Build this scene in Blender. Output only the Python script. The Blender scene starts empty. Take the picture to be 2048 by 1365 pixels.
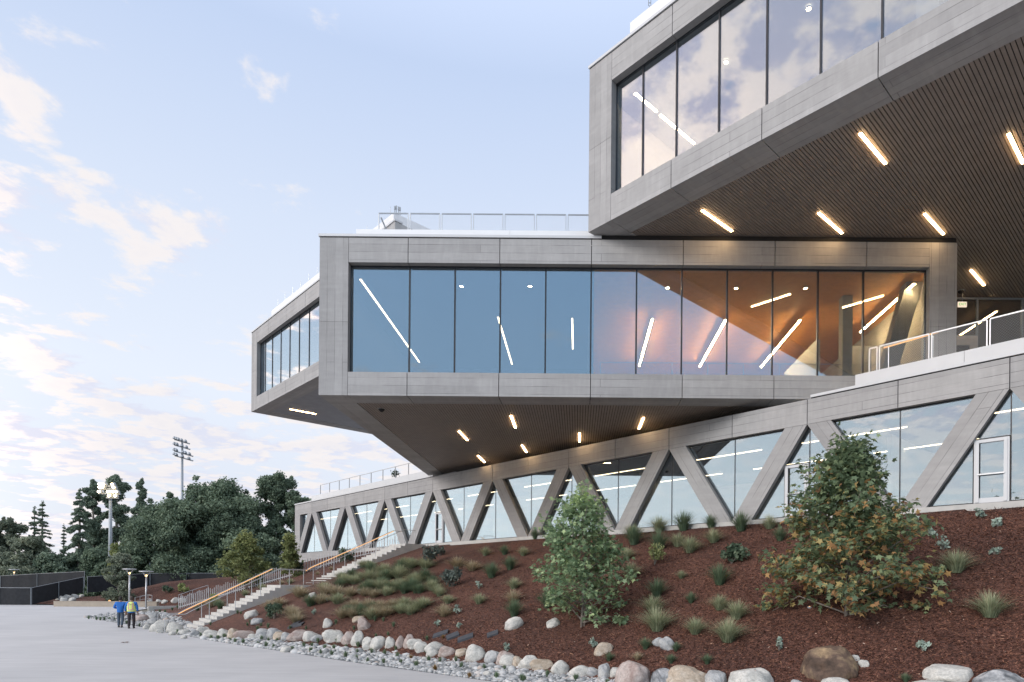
import bpy, bmesh, math, random
import numpy as np
from mathutils import Vector, Matrix, noise as mnoise
random.seed(7); rng = np.random.default_rng(7)
R = math.radians
sc = bpy.context.scene
COL = sc.collection
Q = 2 ** -0.5

# ------------------------------------------------------------------ camera (calibrated from the building's own geometry)
F, CX, CY, ROLL, H = 1281.3, 1155.4, 1170.5, 0.0083, 2.8
cam = bpy.data.cameras.new('camera'); cam_o = bpy.data.objects.new('camera', cam); COL.objects.link(cam_o)
cam.sensor_width = 36; cam.lens = 36 * F / 2048
cam.shift_x = (1024 - CX) / 2048; cam.shift_y = (CY - 682.5) / 2048
cam.clip_start = 0.1; cam.clip_end = 6000
cam_o.matrix_world = Matrix.Translation((0, 0, H)) @ Matrix.Rotation(R(90), 4, 'X') @ Matrix.Rotation(ROLL, 4, 'Z')
sc.camera = cam_o

def ray(x, y):
    u, v = x - CX, y - CY
    c, s = math.cos(ROLL), math.sin(ROLL)
    return ((u * c + v * s) / F, 1.0, -(v * c - u * s) / F)
def at_z(x, y, z):
    d = ray(x, y); k = (z - H) / d[2]
    return Vector((d[0] * k, k, z))
def at_y(x, y, Y):
    d = ray(x, y)
    return Vector((d[0] * Y, Y, H + d[2] * Y))

# ------------------------------------------------------------------ terrain
DS = [-160, -152, -131, -120, -112, -98, -80, -66, -60, -55, -40.9, -27.6, -16.2, -12.5, -6, 14]
SB = [8, 8, 14.2, 23.8, 23, 20.5, 18.5, 16.2, 14.6, 14.2, 16.1, 18.2, 19.6, 20.6, 22.4, 23.5]
ZT = [1.2, 1.2, 1.5, 2.5, 3.4, 4.2, 5.2, 5.52, 5.52, 5.52, 5.52, 5.52, 5.52, 5.52, 5.52, 5.52]
SW = 35.2
def sb(D): return float(np.interp(D, DS, SB))
def terrain(X, Y):
    S, D = X + Y, X - Y
    b = float(np.interp(D, DS, SB)); zt = float(np.interp(D, DS, ZT))
    if S < b: return 0.02 + 0.1 * max(0.0, 1 - (b - S) / 1.2)
    u = min(1.0, (S - b) / (SW - b))
    z = 0.12 + (zt - 0.12) * u ** 0.95
    if D < -88:          # the far bank climbs towards the screened fence
        k = min(1.0, (-88 - D) / 18.0); k = k * k * (3 - 2 * k)
        t = max(0.0, min(1.0, (Y - 73.2) / 8.0)); t = t * (1.6 - .6 * t)
        zf = 0.1 + t * float(np.interp(X, [-72, -60, -52, -44, -36, -28], [.1, .8, 2.7, 3.4, 4.1, 5.0]))
        z = z * (1 - k) + zf * k
    if 0.03 < u < 0.97:
        z += 0.05 * mnoise.noise(Vector((X * .5, Y * .5, 0))) + 0.02 * mnoise.noise(Vector((X * 1.7, Y * 1.7, 3)))
    return z
def on_ground(x, y):
    d = ray(x, y); p = 10.0
    prev = H + d[2] * p - terrain(d[0] * p, p)
    Y = p
    while Y < 140:
        Y += 0.15
        g = H + d[2] * Y - terrain(d[0] * Y, Y)
        if g <= 0:
            k = Y - 0.15 * (g / (g - prev)) if g != prev else Y
            return Vector((d[0] * k, k, terrain(d[0] * k, k)))
        prev = g
    Y = 80
    return Vector((d[0] * Y, Y, terrain(d[0] * Y, Y)))

# ------------------------------------------------------------------ mesh builder
class MB:
    def __init__(s): s.v = []; s.f = []; s.uv = []; s.mi = []
    def face(s, pts, uvs=None, mi=0):
        n = len(s.v); s.v += [tuple(p) for p in pts]; s.f.append(tuple(range(n, n + len(pts))))
        s.uv += uvs if uvs else [(0, 0)] * len(pts); s.mi.append(mi)
    def hexa(s, P, uvf=None, mi=0):
        # P: 8 points, 0-3 bottom ring (ccw from above), 4-7 top ring
        for q in ((0, 3, 2, 1), (4, 5, 6, 7), (0, 1, 5, 4), (1, 2, 6, 5), (2, 3, 7, 6), (3, 0, 4, 7)):
            pts = [P[i] for i in q]
            s.face(pts, uvf(q) if uvf else None, mi)
    def fbox(s, fr, u0, u1, d0, d1, z0, z1, swap=False, mi=0):
        c = [(u0, d0, z0), (u1, d0, z0), (u1, d1, z0), (u0, d1, z0), (u0, d0, z1), (u1, d0, z1), (u1, d1, z1), (u0, d1, z1)]
        P = [fr(*k) for k in c]
        def uvf(q):
            cc = [c[i] for i in q]
            du = max(k[0] for k in cc) - min(k[0] for k in cc); dd = max(k[1] for k in cc) - min(k[1] for k in cc); dz = max(k[2] for k in cc) - min(k[2] for k in cc)
            if du < 1e-6: a = [(k[1], k[2]) for k in cc]
            elif dd < 1e-6: a = [(k[0], k[2]) for k in cc]
            else: a = [(k[0], k[1]) for k in cc]
            return [(b, a_) for a_, b in a] if swap else a
        s.hexa(P, uvf, mi)
    def box(s, c, size, rz=0, mi=0):
        ca, sa = math.cos(rz), math.sin(rz)
        def fr(u, d, z): return (c[0] + u * ca - d * sa, c[1] + u * sa + d * ca, c[2] + z)
        a, b, h = size
        s.fbox(fr, -a / 2, a / 2, -b / 2, b / 2, 0, h, mi=mi)
    def tube(s, pts, r, n=8, r1=None, cap=True, mi=0):
        pts = [Vector(p) for p in pts]; rings = []
        L = len(pts)
        for i, p in enumerate(pts):
            t = (pts[min(i + 1, L - 1)] - pts[max(i - 1, 0)])
            if t.length < 1e-9: t = Vector((0, 0, 1))
            t.normalize()
            a = Vector((0, 0, 1)) if abs(t.z) < .9 else Vector((1, 0, 0))
            e1 = t.cross(a).normalized(); e2 = t.cross(e1)
            rr = r if r1 is None else r + (r1 - r) * i / max(1, L - 1)
            rings.append([p + (e1 * math.cos(2 * math.pi * k / n) + e2 * math.sin(2 * math.pi * k / n)) * rr for k in range(n)])
        base = len(s.v)
        for rg in rings: s.v += [tuple(p) for p in rg]
        for i in range(L - 1):
            for k in range(n):
                a, b = base + i * n + k, base + i * n + (k + 1) % n
                s.f.append((a, a + n, b + n, b)); s.uv += [(0, 0)] * 4; s.mi.append(mi)
        if cap:
            s.f.append(tuple(base + k for k in range(n))); s.uv += [(0, 0)] * n; s.mi.append(mi)
            s.f.append(tuple(base + (L - 1) * n + k for k in reversed(range(n)))); s.uv += [(0, 0)] * n; s.mi.append(mi)
    def lathe(s, c, prof, n=20, mi=0):
        base = len(s.v)
        for (r, z) in prof:
            for k in range(n):
                a = 2 * math.pi * k / n; s.v.append((c[0] + r * math.cos(a), c[1] + r * math.sin(a), c[2] + z))
        for i in range(len(prof) - 1):
            for k in range(n):
                a, b = base + i * n + k, base + i * n + (k + 1) % n
                s.f.append((a, b, b + n, a + n)); s.uv += [(0, 0)] * 4; s.mi.append(mi)
    def build(s, name, mat, parent=None, smooth=False, loc=None, link=True):
        off = Vector((0, 0, 0))
        if parent is not None:
            p = parent
            while p is not None: off += p.location; p = p.parent
        if loc is not None: off = off + Vector(loc)
        me = bpy.data.meshes.new(name)
        me.from_pydata([(v[0] - off.x, v[1] - off.y, v[2] - off.z) for v in s.v], [], s.f)
        uvl = me.uv_layers.new(name='UVMap')
        uvl.data.foreach_set('uv', np.array(s.uv, dtype=np.float32).ravel())
        for m in (mat if isinstance(mat, (list, tuple)) else [mat]): me.materials.append(m)
        if any(s.mi): me.polygons.foreach_set('material_index', s.mi)
        if smooth: me.polygons.foreach_set('use_smooth', [True] * len(me.polygons))
        me.update()
        o = bpy.data.objects.new(name, me)
        if link: COL.objects.link(o)
        if loc is not None: o.location = loc
        if parent is not None: o.parent = parent
        return o

def np_mesh(name, verts, faces, mat, parent=None, attrs=None, smooth=False):
    """faces: (n,k) array, verts (m,3)."""
    me = bpy.data.meshes.new(name)
    k = faces.shape[1]
    me.vertices.add(len(verts)); me.vertices.foreach_set('co', verts.astype(np.float32).ravel())
    me.loops.add(faces.size); me.loops.foreach_set('vertex_index', faces.astype(np.int32).ravel())
    me.polygons.add(len(faces)); me.polygons.foreach_set('loop_start', np.arange(0, faces.size, k, dtype=np.int32))
    me.update(calc_edges=True)
    for an, arr in (attrs or {}).items():
        a = me.attributes.new(an, 'FLOAT', 'POINT'); a.data.foreach_set('value', arr.astype(np.float32))
    me.materials.append(mat)
    if smooth: me.polygons.foreach_set('use_smooth', [True] * len(me.polygons))
    me.validate()
    o = bpy.data.objects.new(name, me); COL.objects.link(o)
    if parent is not None: o.parent = parent
    return o

def empty(name, loc=(0, 0, 0), rz=0):
    o = bpy.data.objects.new(name, None); COL.objects.link(o); o.location = loc; o.rotation_euler = (0, 0, rz); o.empty_display_size = .3
    return o
def tag(o, label=None, cat=None, group=None, kind=None):
    if label: o['label'] = label
    if cat: o['category'] = cat
    if group: o['group'] = group
    if kind: o['kind'] = kind
    return o
def copy_tree(o, parent=None):
    c = o.copy(); COL.objects.link(c)
    if parent is not None: c.parent = parent
    for ch in list(o.children): copy_tree(ch, c)
    return c
def ordi(n):
    return ('first second third fourth fifth sixth seventh eighth ninth tenth eleventh twelfth'.split() + [None] * 400)[n - 1] or \
        ('%d%s' % (n, 'th' if 10 < n % 100 < 14 else {1: 'st', 2: 'nd', 3: 'rd'}.get(n % 10, 'th')))

# ------------------------------------------------------------------ materials
def newmat(name):
    m = bpy.data.materials.new(name); m.use_nodes = True
    nt = m.node_tree; nt.nodes.clear()
    out = nt.nodes.new('ShaderNodeOutputMaterial')
    return m, nt, out
def N(nt, t, **k):
    n = nt.nodes.new(t)
    for a, b in k.items():
        if a.startswith('i_'):
            key = a[2:]; key = int(key) if key.isdigit() else key.replace('_', ' ')
            n.inputs[key].default_value = b
        else: setattr(n, a, b)
    return n
def L(nt, a, ao, b, bi): nt.links.new(a.outputs[ao], b.inputs[bi])
def ramp(nt, stops):
    n = nt.nodes.new('ShaderNodeValToRGB'); e = n.color_ramp.elements
    while len(e) < len(stops): e.new(.5)
    for el, (p, c) in zip(e, stops):
        el.position = p; el.color = (*c, 1) if len(c) == 3 else c
    return n
def simple(name, col, rough=.6, metal=0, noise_amt=.12, scale=6, coords='Object', bump=0):
    m, nt, out = newmat(name)
    p = N(nt, 'ShaderNodeBsdfPrincipled', i_Roughness=rough, i_Metallic=metal)
    tc = N(nt, 'ShaderNodeTexCoord'); ns = N(nt, 'ShaderNodeTexNoise', i_Scale=scale, i_Detail=5.0)
    L(nt, tc, coords, ns, 'Vector')
    lo = tuple(c * (1 - noise_amt) for c in col); hi = tuple(min(1, c * (1 + noise_amt)) for c in col)
    r = ramp(nt, [(.3, lo), (.7, hi)]); L(nt, ns, 'Fac', r, 'Fac'); L(nt, r, 'Color', p, 'Base Color')
    if bump:
        b = N(nt, 'ShaderNodeBump', i_Strength=bump, i_Distance=.02); L(nt, ns, 'Fac', b, 'Height'); L(nt, b, 'Normal', p, 'Normal')
    L(nt, p, 'BSDF', out, 'Surface')
    return m
def emis(name, col, s):
    m, nt, out = newmat(name)
    e = N(nt, 'ShaderNodeEmission', i_Strength=s); e.inputs['Color'].default_value = (*col, 1); L(nt, e, 0, out, 'Surface')
    return m

def concrete_mat(name, base, row=.362, bw=13.0, mort=.010):
    m, nt, out = newmat(name)
    p = N(nt, 'ShaderNodeBsdfPrincipled', i_Roughness=.75)
    uv = N(nt, 'ShaderNodeUVMap', uv_map='UVMap'); geo = N(nt, 'ShaderNodeTexCoord')
    br = N(nt, 'ShaderNodeTexBrick', offset=.43, i_Scale=1.0, i_Mortar_Size=mort, i_Mortar_Smooth=.3, i_Bias=0.0, i_Brick_Width=bw, i_Row_Height=row)
    br.inputs['Color1'].default_value = (.92, .92, .92, 1); br.inputs['Color2'].default_value = (1.06, 1.06, 1.06, 1); br.inputs['Mortar'].default_value = (.45, .45, .45, 1)
    L(nt, uv, 0, br, 'Vector')
    n1 = N(nt, 'ShaderNodeTexNoise', i_Scale=.9, i_Detail=6.0, i_Roughness=.6); L(nt, geo, 'Object', n1, 'Vector')
    mp = N(nt, 'ShaderNodeMapping'); mp.inputs['Scale'].default_value = (1.2, 14, 1); L(nt, uv, 0, mp, 'Vector')
    n2 = N(nt, 'ShaderNodeTexNoise', i_Scale=1.5, i_Detail=4.0); L(nt, mp, 0, n2, 'Vector')
    mp3 = N(nt, 'ShaderNodeMapping'); mp3.inputs['Scale'].default_value = (5, .8, 1); L(nt, uv, 0, mp3, 'Vector')
    n3 = N(nt, 'ShaderNodeTexNoise', i_Scale=1.2, i_Detail=3.0); L(nt, mp3, 0, n3, 'Vector')
    r1 = ramp(nt, [(.3, (.91, .91, .91)), (.7, (1.07, 1.07, 1.07))]); L(nt, n1, 'Fac', r1, 'Fac')
    r2 = ramp(nt, [(.35, (.965, .965, .965)), (.65, (1.03, 1.03, 1.03))]); L(nt, n2, 'Fac', r2, 'Fac')
    r3 = ramp(nt, [(.35, (.96, .96, .96)), (.6, (1.02, 1.02, 1.02)), (.74, (1.09, 1.09, 1.09))]); L(nt, n3, 'Fac', r3, 'Fac')
    # joints fade in and out like real board marks
    nb = N(nt, 'ShaderNodeTexNoise', i_Scale=.55, i_Detail=2.0); L(nt, uv, 0, nb, 'Vector')
    rb = ramp(nt, [(.40, (1, 1, 1)), (.58, (0, 0, 0))]); L(nt, nb, 'Fac', rb, 'Fac')
    fl = N(nt, 'ShaderNodeMix', data_type='RGBA'); fl.inputs['Factor'].default_value = 1
    brk = N(nt, 'ShaderNodeMath', operation='MULTIPLY'); L(nt, br, 'Fac', brk, 0); L(nt, rb, 'Color', brk, 1)
    plain = N(nt, 'ShaderNodeMix', data_type='RGBA'); L(nt, brk, 0, plain, 'Factor'); L(nt, br, 'Color', plain, 'A'); plain.inputs['B'].default_value = (.97, .97, .97, 1)
    oi = N(nt, 'ShaderNodeObjectInfo'); ro = ramp(nt, [(0, (.93, .93, .935)), (1, (1.06, 1.055, 1.05))]); L(nt, oi, 'Random', ro, 'Fac')
    prev = None
    col = N(nt, 'ShaderNodeRGB'); col.outputs[0].default_value = (*base, 1)
    prev = (col, 0)
    for src in ((plain, 2), (r1, 'Color'), (r2, 'Color'), (r3, 'Color'), (ro, 'Color')):
        mx = N(nt, 'ShaderNodeMix', data_type='RGBA', blend_type='MULTIPLY'); mx.inputs['Factor'].default_value = 1
        nt.links.new(prev[0].outputs[prev[1]], mx.inputs['A']); nt.links.new(src[0].outputs[src[1]], mx.inputs['B'])
        prev = (mx, 2)
    nt.links.new(prev[0].outputs[prev[1]], p.inputs['Base Color'])
    b = N(nt, 'ShaderNodeBump', i_Strength=.35, i_Distance=.01); L(nt, br, 'Fac', b, 'Height'); b.invert = True; L(nt, b, 'Normal', p, 'Normal')
    L(nt, p, 'BSDF', out, 'Surface')
    return m

def glass_mat(name, tint, refl, lo=.34):
    m, nt, out = newmat(name)
    tr = N(nt, 'ShaderNodeBsdfTransparent'); tr.inputs['Color'].default_value = (*tint, 1)
    gl = N(nt, 'ShaderNodeBsdfGlossy', i_Roughness=0.0); gl.inputs['Color'].default_value = (*refl, 1)
    fr = N(nt, 'ShaderNodeFresnel'); gm = N(nt, 'ShaderNodeNewGeometry')   # thin pane: same Fresnel on both faces
    io = N(nt, 'ShaderNodeMapRange', i_To_Min=1.5, i_To_Max=1 / 1.5); L(nt, gm, 'Backfacing', io, 'Value'); L(nt, io, 0, fr, 'IOR')
    m0 = N(nt, 'ShaderNodeMapRange', i_From_Min=.04, i_From_Max=1.0, i_To_Min=0.0, i_To_Max=1.0); L(nt, fr, 0, m0, 'Value')
    pw = N(nt, 'ShaderNodeMath', operation='POWER'); pw.inputs[1].default_value = .5; L(nt, m0, 0, pw, 0)
    mr = N(nt, 'ShaderNodeMapRange', i_To_Min=lo, i_To_Max=1.0); L(nt, pw, 0, mr, 'Value')
    mx = N(nt, 'ShaderNodeMixShader'); L(nt, mr, 0, mx, 'Fac'); L(nt, tr, 0, mx, 1); L(nt, gl, 0, mx, 2)
    L(nt, mx, 0, out, 'Surface')
    return m

M = {}
M['concrete'] = concrete_mat('board_formed_concrete', (.37, .365, .36))
M['white'] = simple('white_metal_panel', (.60, .61, .62), .45, 0, .03, 1.5)
M['joint'] = simple('dark_joint', (.012, .012, .013), .8)
M['frame'] = simple('dark_window_frame', (.018, .021, .026), .35)
M['slat'] = simple('bronze_grey_slat', (.265, .222, .192), .5, 0, .10, 2.2)
M['plaster'] = simple('grey_plaster', (.30, .31, .33), .8, 0, .08, 1.2)
M['glass'] = glass_mat('coated_glass', (.88, .90, .88), (.78, .90, 1.0), .30)
M['clear'] = glass_mat('clear_glass', (.85, .88, .86), (.9, .95, 1.0), .16)
M['int_white'] = simple('interior_white', (.62, .60, .57), .8, 0, .04)
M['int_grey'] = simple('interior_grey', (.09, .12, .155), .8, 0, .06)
M['int_wood'] = simple('interior_orange_wood', (.60, .26, .06), .6, 0, .12, 3)
M['int_floor'] = simple('interior_floor', (.25, .24, .23), .5, 0, .06)
M['lamp'] = emis('warm_lamp', (1.0, .64, .31), 24.0)
M['lamp_up'] = emis('upper_warm_lamp', (1.0, .72, .42), 40.0)
M['lamp_dim'] = emis('dim_warm_lamp', (1.0, .78, .52), 6.0)
M['lamp_in'] = emis('warm_lamp_inside', (1.0, .68, .34), 190.0)
M['led'] = emis('warm_led_strip', (1.0, .53, .22), 1.05)
M['metal'] = simple('galvanised_rail', (.55, .56, .57), .4, .6, .05)
M['steel'] = simple('painted_steel', (.33, .36, .39), .5, .2, .05)
M['stair'] = simple('stair_concrete', (.52, .51, .48), .8, 0, .08, 3)

# ------------------------------------------------------------------ facade frames
Y_M, XL, XR = 29.5714, -12.035, 17.388
def frame(o, t, m):
    return lambda u, d, z: (o[0] + t[0] * u + m[0] * d, o[1] + t[1] * u + m[1] * d, z)
FM = frame((XL, Y_M), (1, 0), (0, 1))
C1 = (.353, 29.726 - .353); C2 = (-31.141, 29.70 + 31.141)
TA, MA = (Q, -Q), (Q, Q)
F1 = frame(C1, TA, MA); F2 = frame(C2, TA, MA)
S1 = 38.2187
XT0 = -30.3
FT = frame((XT0, S1 - XT0), TA, MA)           # truss facade, u=0 at its left end
def ut(X): return (X - XT0) / Q
bld = empty('campus_building', (0, 40, 5.7))
tag(bld, 'stacked concrete building with cantilevered glazed boxes above a truss-fronted base', 'building')

def part(mb, name, mat, smooth=False): return mb.build(name, mat, bld, smooth)
def pbox(name, mat, fr, *a, swap=False):
    mb = MB(); mb.fbox(fr, *a, swap=swap); return part(mb, name, mat)

GAP = .017
def band(fr, joints, z0, z1, d1=.5, name='facade_panel'):
    for a, b in zip(joints, joints[1:]):
        pbox(name, M['concrete'], fr, a + GAP, b - GAP, 0, d1, z0, z1)
def bay(fr, a, b, z0, z1, d, fw=.035, top=.07, glass='glass', dep=.05, fmat='frame'):
    """one glazed bay: frame part with the pane as its sub-part"""
    f = MB()
    f.fbox(fr, a, a + fw, d - dep, d + .06, z0, z1); f.fbox(fr, b - fw, b, d - dep, d + .06, z0, z1)
    f.fbox(fr, a + fw, b - fw, d - .05, d + .05, z0, z0 + .03); f.fbox(fr, a + fw, b - fw, d - .05, d + .05, z1 - top, z1)
    w = part(f, 'window', M[fmat])
    g = MB(); g.fbox(fr, a + fw, b - fw, d - .012, d + .012, z0 + .03, z1 - top)
    g.build('pane', M[glass], w)
def volume(fr, W, D, z0, z1, jb, jt, mull, band_b, band_t, col=(1.325, 1.255), zj=None, d=.36, cap_end=None):
    zb, zt_ = z0 + band_b, z1 - band_t
    band(fr, jb, z0, zb); band(fr, jt, zt_, z1)
    zj = zj or (z0 + z1) / 2
    for a, b in ((0, col[0]), (W - col[1], W)):
        for p, q in ((z0, zj - .006), (zj + .006, z1)):
            pbox('corner_column', M['concrete'], fr, a, b - (0 if b == W else 0), 0, .5, p, q, swap=True)
    # glazing
    edges = [col[0]] + mull + [W - col[1]]
    for a, b in zip(edges, edges[1:]): bay(fr, a, b, zb, zt_, d)
    # dark backing behind the joints, side and back walls
    mb = MB(); mb.fbox(fr, .3, W - .3, .5, .56, z0 + .02, zb - .05); mb.fbox(fr, .3, W - .3, .5, .56, zt_ + .05, z1 - .02)
    part(mb, 'joint_backing', M['joint'])
    pbox('side_wall', M['concrete'], fr, 0, .45, .5, D, z0, z1 - .003); pbox('side_wall', M['concrete'], fr, W - .45, W, .5, D, z0, z1 - .003)
    pbox('rear_wall', M['concrete'], fr, .45, W - .45, D - .45, D, z0 + .003, z1 - .005)
    pbox('roof', M['white'], fr, .46, W - .46, .57, D - .46, z1 - .35, z1 - .03)
    # cap flashing
    ce = W + .05 if cap_end is None else cap_end
    mb = MB(); mb.fbox(fr, -.05, ce, -.05, .55, z1 + .045, z1 + .16); mb.fbox(fr, -.05, .45, .56, D, z1 + .045, z1 + .155)
    part(mb, 'roof_cap', M['white'])
    mb = MB(); mb.fbox(fr, .01, min(ce, W - .01), .012, .5, z1 + .002, z1 + .043); part(mb, 'shadow_gap', M['joint'])
    if cap_end is not None: pbox('shadow_gap', M['joint'], fr, ce + .003, W - .02, .05, .5, z1 + .002, z1 + .228)
    return zb, zt_

def soffit(fr, W, D, z0, w, joints, slats, groove=.24):
    e = [0] + joints + [W]
    for a, b in zip(e, e[1:]):
        mb = MB(); mb.fbox(fr, a + GAP, b - GAP, .505, w, z0 + .002, z0 + .25); part(mb, 'soffit_panel', M['concrete'])
    mb = MB(); mb.fbox(fr, .452, w, w + .02, D - .46, z0 + .002, z0 + .25); part(mb, 'soffit_panel', M['concrete'])
    mb = MB(); mb.fbox(fr, W - w, W - .452, w + .02, D - .46, z0 + .002, z0 + .25); part(mb, 'soffit_panel', M['concrete'])
    if slats:
        mb = MB(); p = .1345; u = w + .03
        while u < W - w - .1:
            mb.fbox(fr, u, u + p - .028, w + .04, D - .47, z0 + .03, z0 + .06); u += p
        part(mb, 'slat_ceiling', M['slat'])
        mb = MB(); mb.fbox(fr, w, W - w, w + .02, D - .465, z0 + .16, z0 + .2); part(mb, 'slat_backing', M['joint'])
    else:
        mb = MB(); mb.fbox(fr, w + .02, W - w - .02, w + .02, D - .465, z0 + .03, z0 + .2); part(mb, 'soffit_plaster', M['plaster'])

# --- middle box
WM = XR - XL
jm = [x - XL for x in (-7.957, -3.722, .513, 4.748, 8.983, 13.218)]
mm = [(-7.957 + 2.1175 * i) - XL for i in range(11)]
volume(FM, WM, 22, 11.4717, 18.7467, [1.325] + jm + [WM - 1.255], [1.325] + jm + [WM - 1.255], mm, 1.085, 1.13, zj=14.86, cap_end=13.0)
soffit(FM, WM, 22, 11.4717, 1.31, jm, True)
# --- upper right box
W1 = 36.0; j1 = [4.676 + 4.056 * i for i in range(8)]
m1 = [2.9] + [4.676 + 2.028 * i for i in range(15)]
volume(F1, W1, 30, 18.98, 26.435, [1.365] + j1 + [W1 - 1.255], [1.365] + j1 + [W1 - 1.255], m1, 1.17, 1.235, col=(1.365, 1.255), zj=22.7)
soffit(F1, W1, 30, 18.98, 1.37, [1.37] + j1, True)
# --- upper left box
W2 = 26.9; j2 = [4.39 + 4.06 * i for i in range(5)]
m2 = [2.65] + [4.39 + 2.03 * i for i in range(11)]
volume(F2, W2, 20.5, 18.98, 26.435, [1.4] + j2 + [W2 - 1.255], [1.4] + j2 + [W2 - 1.255], [m for m in m2 if m < W2 - 1.5], 1.17, 1.235, col=(1.4, 1.255), zj=22.7)
soffit(F2, W2, 20.5, 18.98, 1.32, j2, False)

# --- roof parapets (white)
M['white_roof'] = simple('white_roof_panel', (.80, .81, .82), .5, 0, .03, 1.5)
def parapet(fr, u0, u1, d0, d1, z0, z1, seg=4.2):
    u = u0
    while u < u1 - .1:
        e = min(u + seg, u1)
        pbox('roof_parapet', M['white_roof'], fr, u, e - .012, d0, d0 + .3, z0, z1); u = e
    pbox('roof_parapet', M['white_roof'], fr, u0, u0 + .3, d0 + .31, d1, z0, z1)
    pbox('roof_parapet', M['white_roof'], fr, u1 - .3, u1 - .015, d0 + .31, d1, z0, z1)
parapet(FM, 1.24, WM - .5, 1.24, 20.5, 18.72, 19.83, 7.4)
parapet(F1, 1.3, W1 - 1, 1.3, 19, 26.4, 28.6, 9)
parapet(F2, 1.3, 24.35, 1.3, 19, 26.4, 28.6, 9)

# --- truss base
LT = 7.5267; A0 = 15.3562; Z_B, Z_T, Z_S = 9.9637, 11.047, 5.95
U_END = ut(22.0)
apx = [ut(A0) - LT * k for k in range(-1, 9)]; apx.sort()
UE = apx[-1] + LT / 2
jt = [1.36] + [a for k in apx for a in (k, k + LT / 2)]
jt = [0, 1.36 * 0 + 2.2] if False else [0.0] + [x for x in sorted(jt) if x > 1.5 and x <= UE + .01]
for a, b in zip(jt, jt[1:]):
    pbox('beam_panel', M['concrete'], FT, a + (GAP if a else 0), b - GAP, 0, .6, Z_B, Z_T)
pbox('joint_backing', M['joint'], FT, .3, UE, .6, .66, Z_B + .02, Z_T - .02)
pbox('corner_column', M['concrete'], FT, 0, 1.36, 0, .6, 3.0, 7.6, swap=True)
pbox('corner_column', M['concrete'], FT, 0, 1.36, 0, .6, 7.612, Z_B - .004, swap=True)
# diagonals: horizontal width 1.05, half bay 3.763
WD = 1.05; HB = LT / 2
def diag(u_bot, u_top):
    """u_bot, u_top : left edge of the member at sill and at beam"""
    mb = MB(); z0, z1 = Z_S - .05, Z_B - .012
    c = [(u_bot, 0, z0), (u_bot + WD, 0, z0), (u_bot + WD, .25, z0), (u_bot, .25, z0), (u_top, 0, z1), (u_top + WD, 0, z1), (u_top + WD, .25, z1), (u_top, .25, z1)]
    ln = math.hypot(u_top - u_bot, z1 - z0); ca = (z1 - z0) / ln
    def uvf(q):
        out = []
        for i in q:
            k = c[i]; t = (k[2] - z0) / (z1 - z0)
            across = (1.0 * ca) if i in (1, 2, 5, 6) else 0.0
            out.append((t * ln + u_bot, across * .98 + (k[1] * .98 if q in ((1, 2, 6, 5), (3, 0, 4, 7)) else 0) + .05))
        return out
    mb.hexa([FT(*k) for k in c], uvf)
    part(mb, 'diagonal_brace', M['concrete'])
for a in apx:
    if a - HB > -1: 
        ub = a - HB
        if ub < .4: ub = .4
        diag(ub, a - WD - .004)
    diag_r = a + HB
    diag(diag_r - WD, a + .004)
# glazing of the truss storey, split at every half bay
GD = .30
doors = {0: 'l', 1: 'l', 5: 'r'}
edges = [1.36] + [x for x in sorted([a for k in apx for a in (k, k + HB)]) if x > 1.6]
edges = [e for e in edges if e <= UE + .01]
k_of = lambda u: round((ut(A0) - u) / LT)
DW, DH = 1.18, 2.36
def tbay(a, b, dside=None):
    fw = .022
    if dside is None:
        bay(FT, a, b, Z_S, Z_B, GD, fw, .05, dep=.02); return
    da, db = (b - DW, b) if dside == 'l' else (a, a + DW)
    oa, ob = (a, da) if dside == 'l' else (db, b)
    bay(FT, oa, ob, Z_S, Z_B, GD, fw, .05, dep=.02)
    bay(FT, da, db, Z_S + DH, Z_B, GD, fw, .05, dep=.02)
    # door: white frame with a leaf of glass
    mb = MB(); w = .14
    mb.fbox(FT, da + .03, da + w, GD - .08, GD + .06, Z_S, Z_S + DH - .02); mb.fbox(FT, db - w, db - .03, GD - .08, GD + .06, Z_S, Z_S + DH - .02)
    mb.fbox(FT, da + w, db - w, GD - .08, GD + .06, Z_S + DH - w, Z_S + DH - .02); mb.fbox(FT, da + w, db - w, GD - .08, GD + .06, Z_S, Z_S + w + .04)
    mb.fbox(FT, da + w - .05, da + w + .06, GD - .12, GD - .081, Z_S + .02, Z_S + DH - w + .04); mb.fbox(FT, db - w - .06, db - w + .05, GD - .12, GD - .081, Z_S + .02, Z_S + DH - w + .04)
    dr = part(mb, 'door', M['white'])
    g = MB(); g.fbox(FT, da + w, db - w, GD - .012, GD + .012, Z_S + w + .04, Z_S + DH - w); g.build('pane', M['glass'], dr)
    g = MB(); g.fbox(FT, da + w + .02, db - w - .02, GD - .17, GD - .13, Z_S + 1.02, Z_S + 1.07); g.build('push_bar', M['metal'], dr)
for a, b in zip(edges, edges[1:]):
    ds = None
    for k, sd in doors.items():
        ap = ut(A0) - LT * k
        if sd == 'l' and abs(b - ap) < .01: ds = 'l'
        if sd == 'r' and abs(a - ap) < .01: ds = 'r'
    tbay(a, b, ds)
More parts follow.
